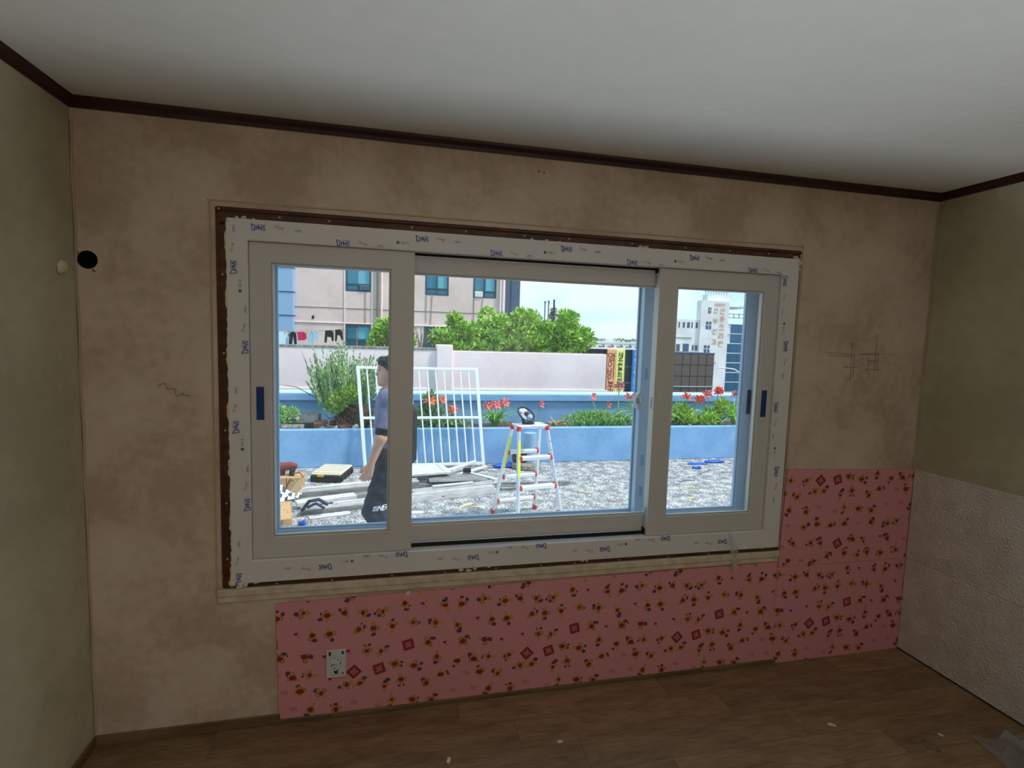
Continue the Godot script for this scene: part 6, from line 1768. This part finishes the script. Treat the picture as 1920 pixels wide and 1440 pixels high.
# ---------- the man walking past ----------
func person() -> void:
	var at := Vector3(1.05, G, -2.05)
	var t := thing("person", "man in grey-blue t-shirt and dark trousers walking past the window", "person", at)
	var V := func(x: float, y: float, z: float) -> Vector3: return Vector3(x, y, z)
	var Ls := Vector3(-0.02, 1.365, 0.175)
	var Le := Vector3(-0.075, 1.085, 0.215)
	var Lw := Vector3(-0.145, 0.885, 0.20)
	var Rs := Vector3(-0.02, 1.365, -0.175)
	var Re := Vector3(0.09, 1.10, -0.23)
	var Rw := Vector3(0.10, 0.865, -0.20)
	var Lk := Vector3(-0.125, 0.495, 0.10)
	var La := Vector3(0.05, 0.14, 0.10)
	var Rk := Vector3(-0.02, 0.48, -0.09)
	var Ra := Vector3(0.03, 0.09, -0.09)
	var head := Vector3(-0.004, 1.565, 0)
	var torso := [[Vector3(0.0, 0.92, 0.05), Vector3(-0.01, 1.12, 0.055), 0.105, 0.10], [Vector3(0.0, 0.92, -0.05), Vector3(-0.01, 1.12, -0.055), 0.105, 0.10], [Vector3(-0.01, 1.12, 0.06), Vector3(-0.01, 1.32, 0.085), 0.10, 0.095], [Vector3(-0.01, 1.12, -0.06), Vector3(-0.01, 1.32, -0.085), 0.10, 0.095], [Ls, Rs, 0.06, 0.06], [Vector3(-0.01, 1.36, 0), Vector3(-0.015, 1.43, 0), 0.075, 0.058]]
	var arms := [[Ls, Le, 0.052, 0.041], [Le, Lw, 0.042, 0.027], [Rs, Re, 0.052, 0.041], [Re, Rw, 0.042, 0.027]]
	var legs := [[Vector3(0, 0.88, 0.09), Lk, 0.085, 0.058], [Lk, La, 0.055, 0.038], [Vector3(0, 0.88, -0.09), Rk, 0.085, 0.056], [Rk, Ra, 0.055, 0.038]]
	var skin := std(Color(0.80, 0.60, 0.50), 0.6)
	skin.subsurf_scatter_enabled = true
	skin.subsurf_scatter_strength = 0.1
	# body: neck, arms, slim trunk and legs under the clothes
	var b := mb()
	var bc := []
	for q in torso + legs: bc.append([q[0], q[1], q[2] - 0.012, q[3] - 0.012])
	bc += arms
	bc.append([Vector3(-0.005, 1.38, 0), Vector3(0.0, 1.50, 0), 0.055, 0.052])
	nets(b, func(p: Vector3) -> float: return sdf(p, bc, [], 0.03), Vector3(-0.3, 0.02, -0.34), Vector3(0.32, 1.56, 0.34), 0.013)
	# head, facing -x
	var hc := [[head + Vector3(-0.055, -0.075, 0), head + Vector3(-0.078, -0.092, 0), 0.042, 0.028], [head + Vector3(-0.093, 0.012, 0), head + Vector3(-0.107, -0.026, 0), 0.009, 0.013], [head + Vector3(-0.088, 0.030, 0.03), head + Vector3(-0.090, 0.030, -0.03), 0.016, 0.016], [head + Vector3(-0.098, -0.058, 0.014), head + Vector3(-0.098, -0.058, -0.014), 0.011, 0.011], [head + Vector3(0.0, -0.05, 0), head + Vector3(0.0, -0.13, 0), 0.058, 0.054]]
	var he := [[head, Vector3(0.097, 0.118, 0.078)], [head + Vector3(0.012, 0.01, 0.077), Vector3(0.020, 0.034, 0.012)], [head + Vector3(0.012, 0.01, -0.077), Vector3(0.020, 0.034, 0.012)], [head + Vector3(-0.045, -0.055, 0), Vector3(0.055, 0.06, 0.058)]]
	nets(b, func(p: Vector3) -> float: return sdf(p, hc, he, 0.012), head - Vector3(0.14, 0.16, 0.1), head + Vector3(0.12, 0.13, 0.1), 0.0055)
	# hands
	for hd in [[Lw, (Lw - Le).normalized(), 1.0], [Rw, (Rw - Re).normalized(), -1.0]]:
		var w: Vector3 = hd[0]
		var d: Vector3 = hd[1]
		var fwd := (Vector3(-1, 0, 0) - d * d.dot(Vector3(-1, 0, 0))).normalized()
		var inn := Vector3(0, 0, -hd[2])
		var cc := []
		var pe := w + d * 0.085
		cc.append([w - d * 0.02, w + d * 0.02, 0.026, 0.024])
		for k in 4:
			var off := fwd * (0.030 - 0.020 * k)
			cc.append([w + d * 0.01 + off * 0.5, pe + off, 0.016, 0.0125])
			var L: float = [0.040, 0.046, 0.042, 0.033][k]
			var j1 := pe + off + (d * 0.92 + inn * 0.25 + fwd * 0.12) * L
			var j2 := j1 + (d * 0.62 + inn * 0.75) * L * 0.62
			var j3 := j2 + (d * 0.15 + inn * 0.95) * L * 0.42
			cc.append([pe + off, j1, 0.0098, 0.009]); cc.append([j1, j2, 0.009, 0.0083]); cc.append([j2, j3, 0.0083, 0.007])
		var th := w + d * 0.025 + fwd * 0.026
		var t1 := th + (fwd * 0.55 + d * 0.75 + inn * 0.35) * 0.042
		cc.append([th - fwd * 0.012, t1, 0.015, 0.0105]); cc.append([t1, t1 + (d * 0.95 + inn * 0.2) * 0.032, 0.0105, 0.008])
		var lo := w - Vector3(0.10, 0.17, 0.08)
		nets(b, func(p: Vector3) -> float: return sdf(p, cc, [], 0.006), lo, w + Vector3(0.09, 0.04, 0.08), 0.0045)
	obj("body", b, skin, t)
	# t-shirt with loose sleeves
	b = mb()
	var sc := []
	for q in torso: sc.append([q[0], q[1], q[2] + 0.016, q[3] + 0.016])
	sc[5] = [Vector3(-0.01, 1.34, 0), Vector3(-0.012, 1.41, 0), 0.08, 0.066]
	sc.append([Ls, Ls.lerp(Le, 0.80), 0.070, 0.066])
	sc.append([Rs, Rs.lerp(Re, 0.80), 0.070, 0.066])
	var lcut := Ls.lerp(Le, 0.76)
	var ldir := (Le - Ls).normalized()
	var rcut := Rs.lerp(Re, 0.76)
	var rdir := (Re - Rs).normalized()
	nets(b, func(p: Vector3) -> float:
		var d := sdf(p, sc, [], 0.03)
		d = max(d, 0.845 - p.y)
		d = max(d, p.y - 1.435)
		if p.z > 0.15: d = max(d, (p - lcut).dot(ldir))
		elif p.z < -0.15: d = max(d, (p - rcut).dot(rdir))
		return d, Vector3(-0.3, 0.8, -0.36), Vector3(0.3, 1.5, 0.36), 0.012)
	obj("t_shirt", b, tri_mat(ramp_tex(128, [[301, 0.03, 3, 1.0]], [[0.3, Color(0.39, 0.40, 0.50)], [0.7, Color(0.47, 0.48, 0.58)]]), 4.0, 0.9), t)
	# dark print on the belly side of the shirt, black sleeves underneath
	b = mb()
	nets(b, func(p: Vector3) -> float: return max(max(sdf(p, sc.slice(0, 6), [], 0.03) - 0.003, 0.885 - p.y), max(p.y - 1.0, p.x + 0.0)), Vector3(-0.2, 0.86, -0.2), Vector3(0.02, 1.03, 0.2), 0.012)
	obj("shirt_print", b, std(Color(0.27, 0.27, 0.26), 0.9), t)
	b = mb()
	for e in [[Ls, Le], [Rs, Re]]:
		b.tube([e[0].lerp(e[1], 0.5), e[0].lerp(e[1], 0.8), e[0].lerp(e[1], 1.0), e[1] + (e[1] - e[0]).normalized() * 0.01], [0.050, 0.049, 0.047, 0.046], 14)
	obj("undersleeve", b, std(Color(0.045, 0.045, 0.055), 0.85), t)
	# trousers
	b = mb()
	var pc := []
	for q in legs: pc.append([q[0], q[1], q[2] + 0.024, q[3] + 0.030])
	pc.append([Vector3(0, 0.93, 0.05), Vector3(0, 0.93, -0.05), 0.118, 0.118])
	pc.append([Vector3(0, 0.86, 0.05), Vector3(0, 0.86, -0.05), 0.115, 0.115])
	var trous := func(p: Vector3) -> float:
		var d := sdf(p, pc, [], 0.025) + 0.0035 * sin(p.y * 55.0 + p.x * 40.0 + 6.0 * sin(p.z * 20.0))
		d = max(d, p.y - 0.99)
		d = max(d, 0.13 - p.y)
		return d
	nets(b, trous, Vector3(-0.3, 0.08, -0.26), Vector3(0.28, 1.03, 0.26), 0.012)
	obj("trousers", b, tri_mat(ramp_tex(128, [[303, 0.03, 3, 1.0]], [[0.3, Color(0.10, 0.12, 0.17)], [0.7, Color(0.16, 0.185, 0.25)]]), 4.0, 0.85), t)
	# white stripes-and-letters emblem over the knee
	b = mb()
	b.col = Color(0.85, 0.88, 0.9)
	var put := func(pts: Array) -> void:
		for i in pts.size() - 1:
			var q: Array[Vector3] = []
			var dd: Vector2 = (pts[i + 1] - pts[i]).normalized()
			var s := Vector2(-dd.y, dd.x) * 0.0035
			for e in [pts[i] - s, pts[i + 1] - s, pts[i + 1] + s, pts[i] + s]:
				var z := 0.26
				while z > 0.0 and trous.call(Vector3(e.x, e.y, z)) > 0.001: z -= 0.003
				q.append(Vector3(e.x, e.y, z + 0.004))
			b.quad(q[0], q[1], q[2], q[3])
	var c := Vector2(-0.075, 0.545)
	for k in 3: put.call([c + Vector2(-0.058 + k * 0.004, -0.017 + k * 0.014), c + Vector2(-0.018 + k * 0.006, -0.017 + k * 0.014)])
	for pl in [[Vector2(-0.022, -0.022), Vector2(-0.006, 0.020), Vector2(0.004, -0.020), Vector2(0.018, 0.020)], [Vector2(0.014, -0.020), Vector2(0.026, 0.020), Vector2(0.046, 0.019), Vector2(0.050, 0.008), Vector2(0.042, 0.0), Vector2(0.024, 0.0)], [Vector2(0.042, 0.0), Vector2(0.044, -0.012), Vector2(0.034, -0.021), Vector2(0.016, -0.021)]]:
		var q := []
		for p in pl: q.append(c + p)
		put.call(q)
	obj("trouser_emblem", b, M.ink, t)
	# hair
	b = mb()
	var hr := [[head + Vector3(0.014, 0.030, 0), Vector3(0.100, 0.100, 0.088)], [head + Vector3(-0.062, 0.072, 0), Vector3(0.042, 0.042, 0.062)], [head + Vector3(0.062, -0.03, 0), Vector3(0.05, 0.075, 0.072)]]
	nets(b, func(p: Vector3) -> float:
		var d := sdf(p, [], hr, 0.012) + 0.007 * sin(p.x * 150.0 + 5.0 * sin(p.z * 60.0)) * sin(p.y * 110.0)
		var q := p - head
		var face := Vector3(-0.078, -0.055, 0)
		d = max(d, -(((q - face) / Vector3(0.082, 0.090, 0.2)).length() - 1.0) * 0.08)
		return d, head - Vector3(0.14, 0.12, 0.11), head + Vector3(0.14, 0.15, 0.11), 0.006)
	obj("hair", b, std(Color(0.055, 0.05, 0.06), 0.55), t)
	# eyes and shoes
	for s in [-1, 1]:
		obj("eye", mb().ell(head + Vector3(-0.086, 0.008, 0.030 * s), Vector3(0.008, 0.006, 0.012), 8, 5), M.black, t)
	var shoe := std(Color(0.10, 0.10, 0.11), 0.7)
	obj("shoe", mb().ell(Ra + Vector3(-0.05, -0.045, 0), Vector3(0.13, 0.045, 0.047), 14, 8).box(Vector3(0.03 - 0.185, 0.0, -0.09 - 0.046), Vector3(0.03 + 0.075, 0.022, -0.09 + 0.046), 0.01), shoe, t)
	var tilt := Transform3D(Basis(Vector3.BACK, 0.55), La)
	obj("shoe", mb().ell(tilt * Vector3(-0.05, -0.045, 0), Vector3(0.13, 0.045, 0.047), 14, 8, 0.0, 1, tilt.basis).box(Vector3(-0.185, -0.09, -0.046), Vector3(0.075, -0.068, 0.046), 0.01, tilt), shoe, t)
	obj("backpack", mb().box(Vector3(0.095, 0.86, -0.13), Vector3(0.192, 1.30, 0.13), 0.03), std(Color(0.06, 0.065, 0.075), 0.8), t)
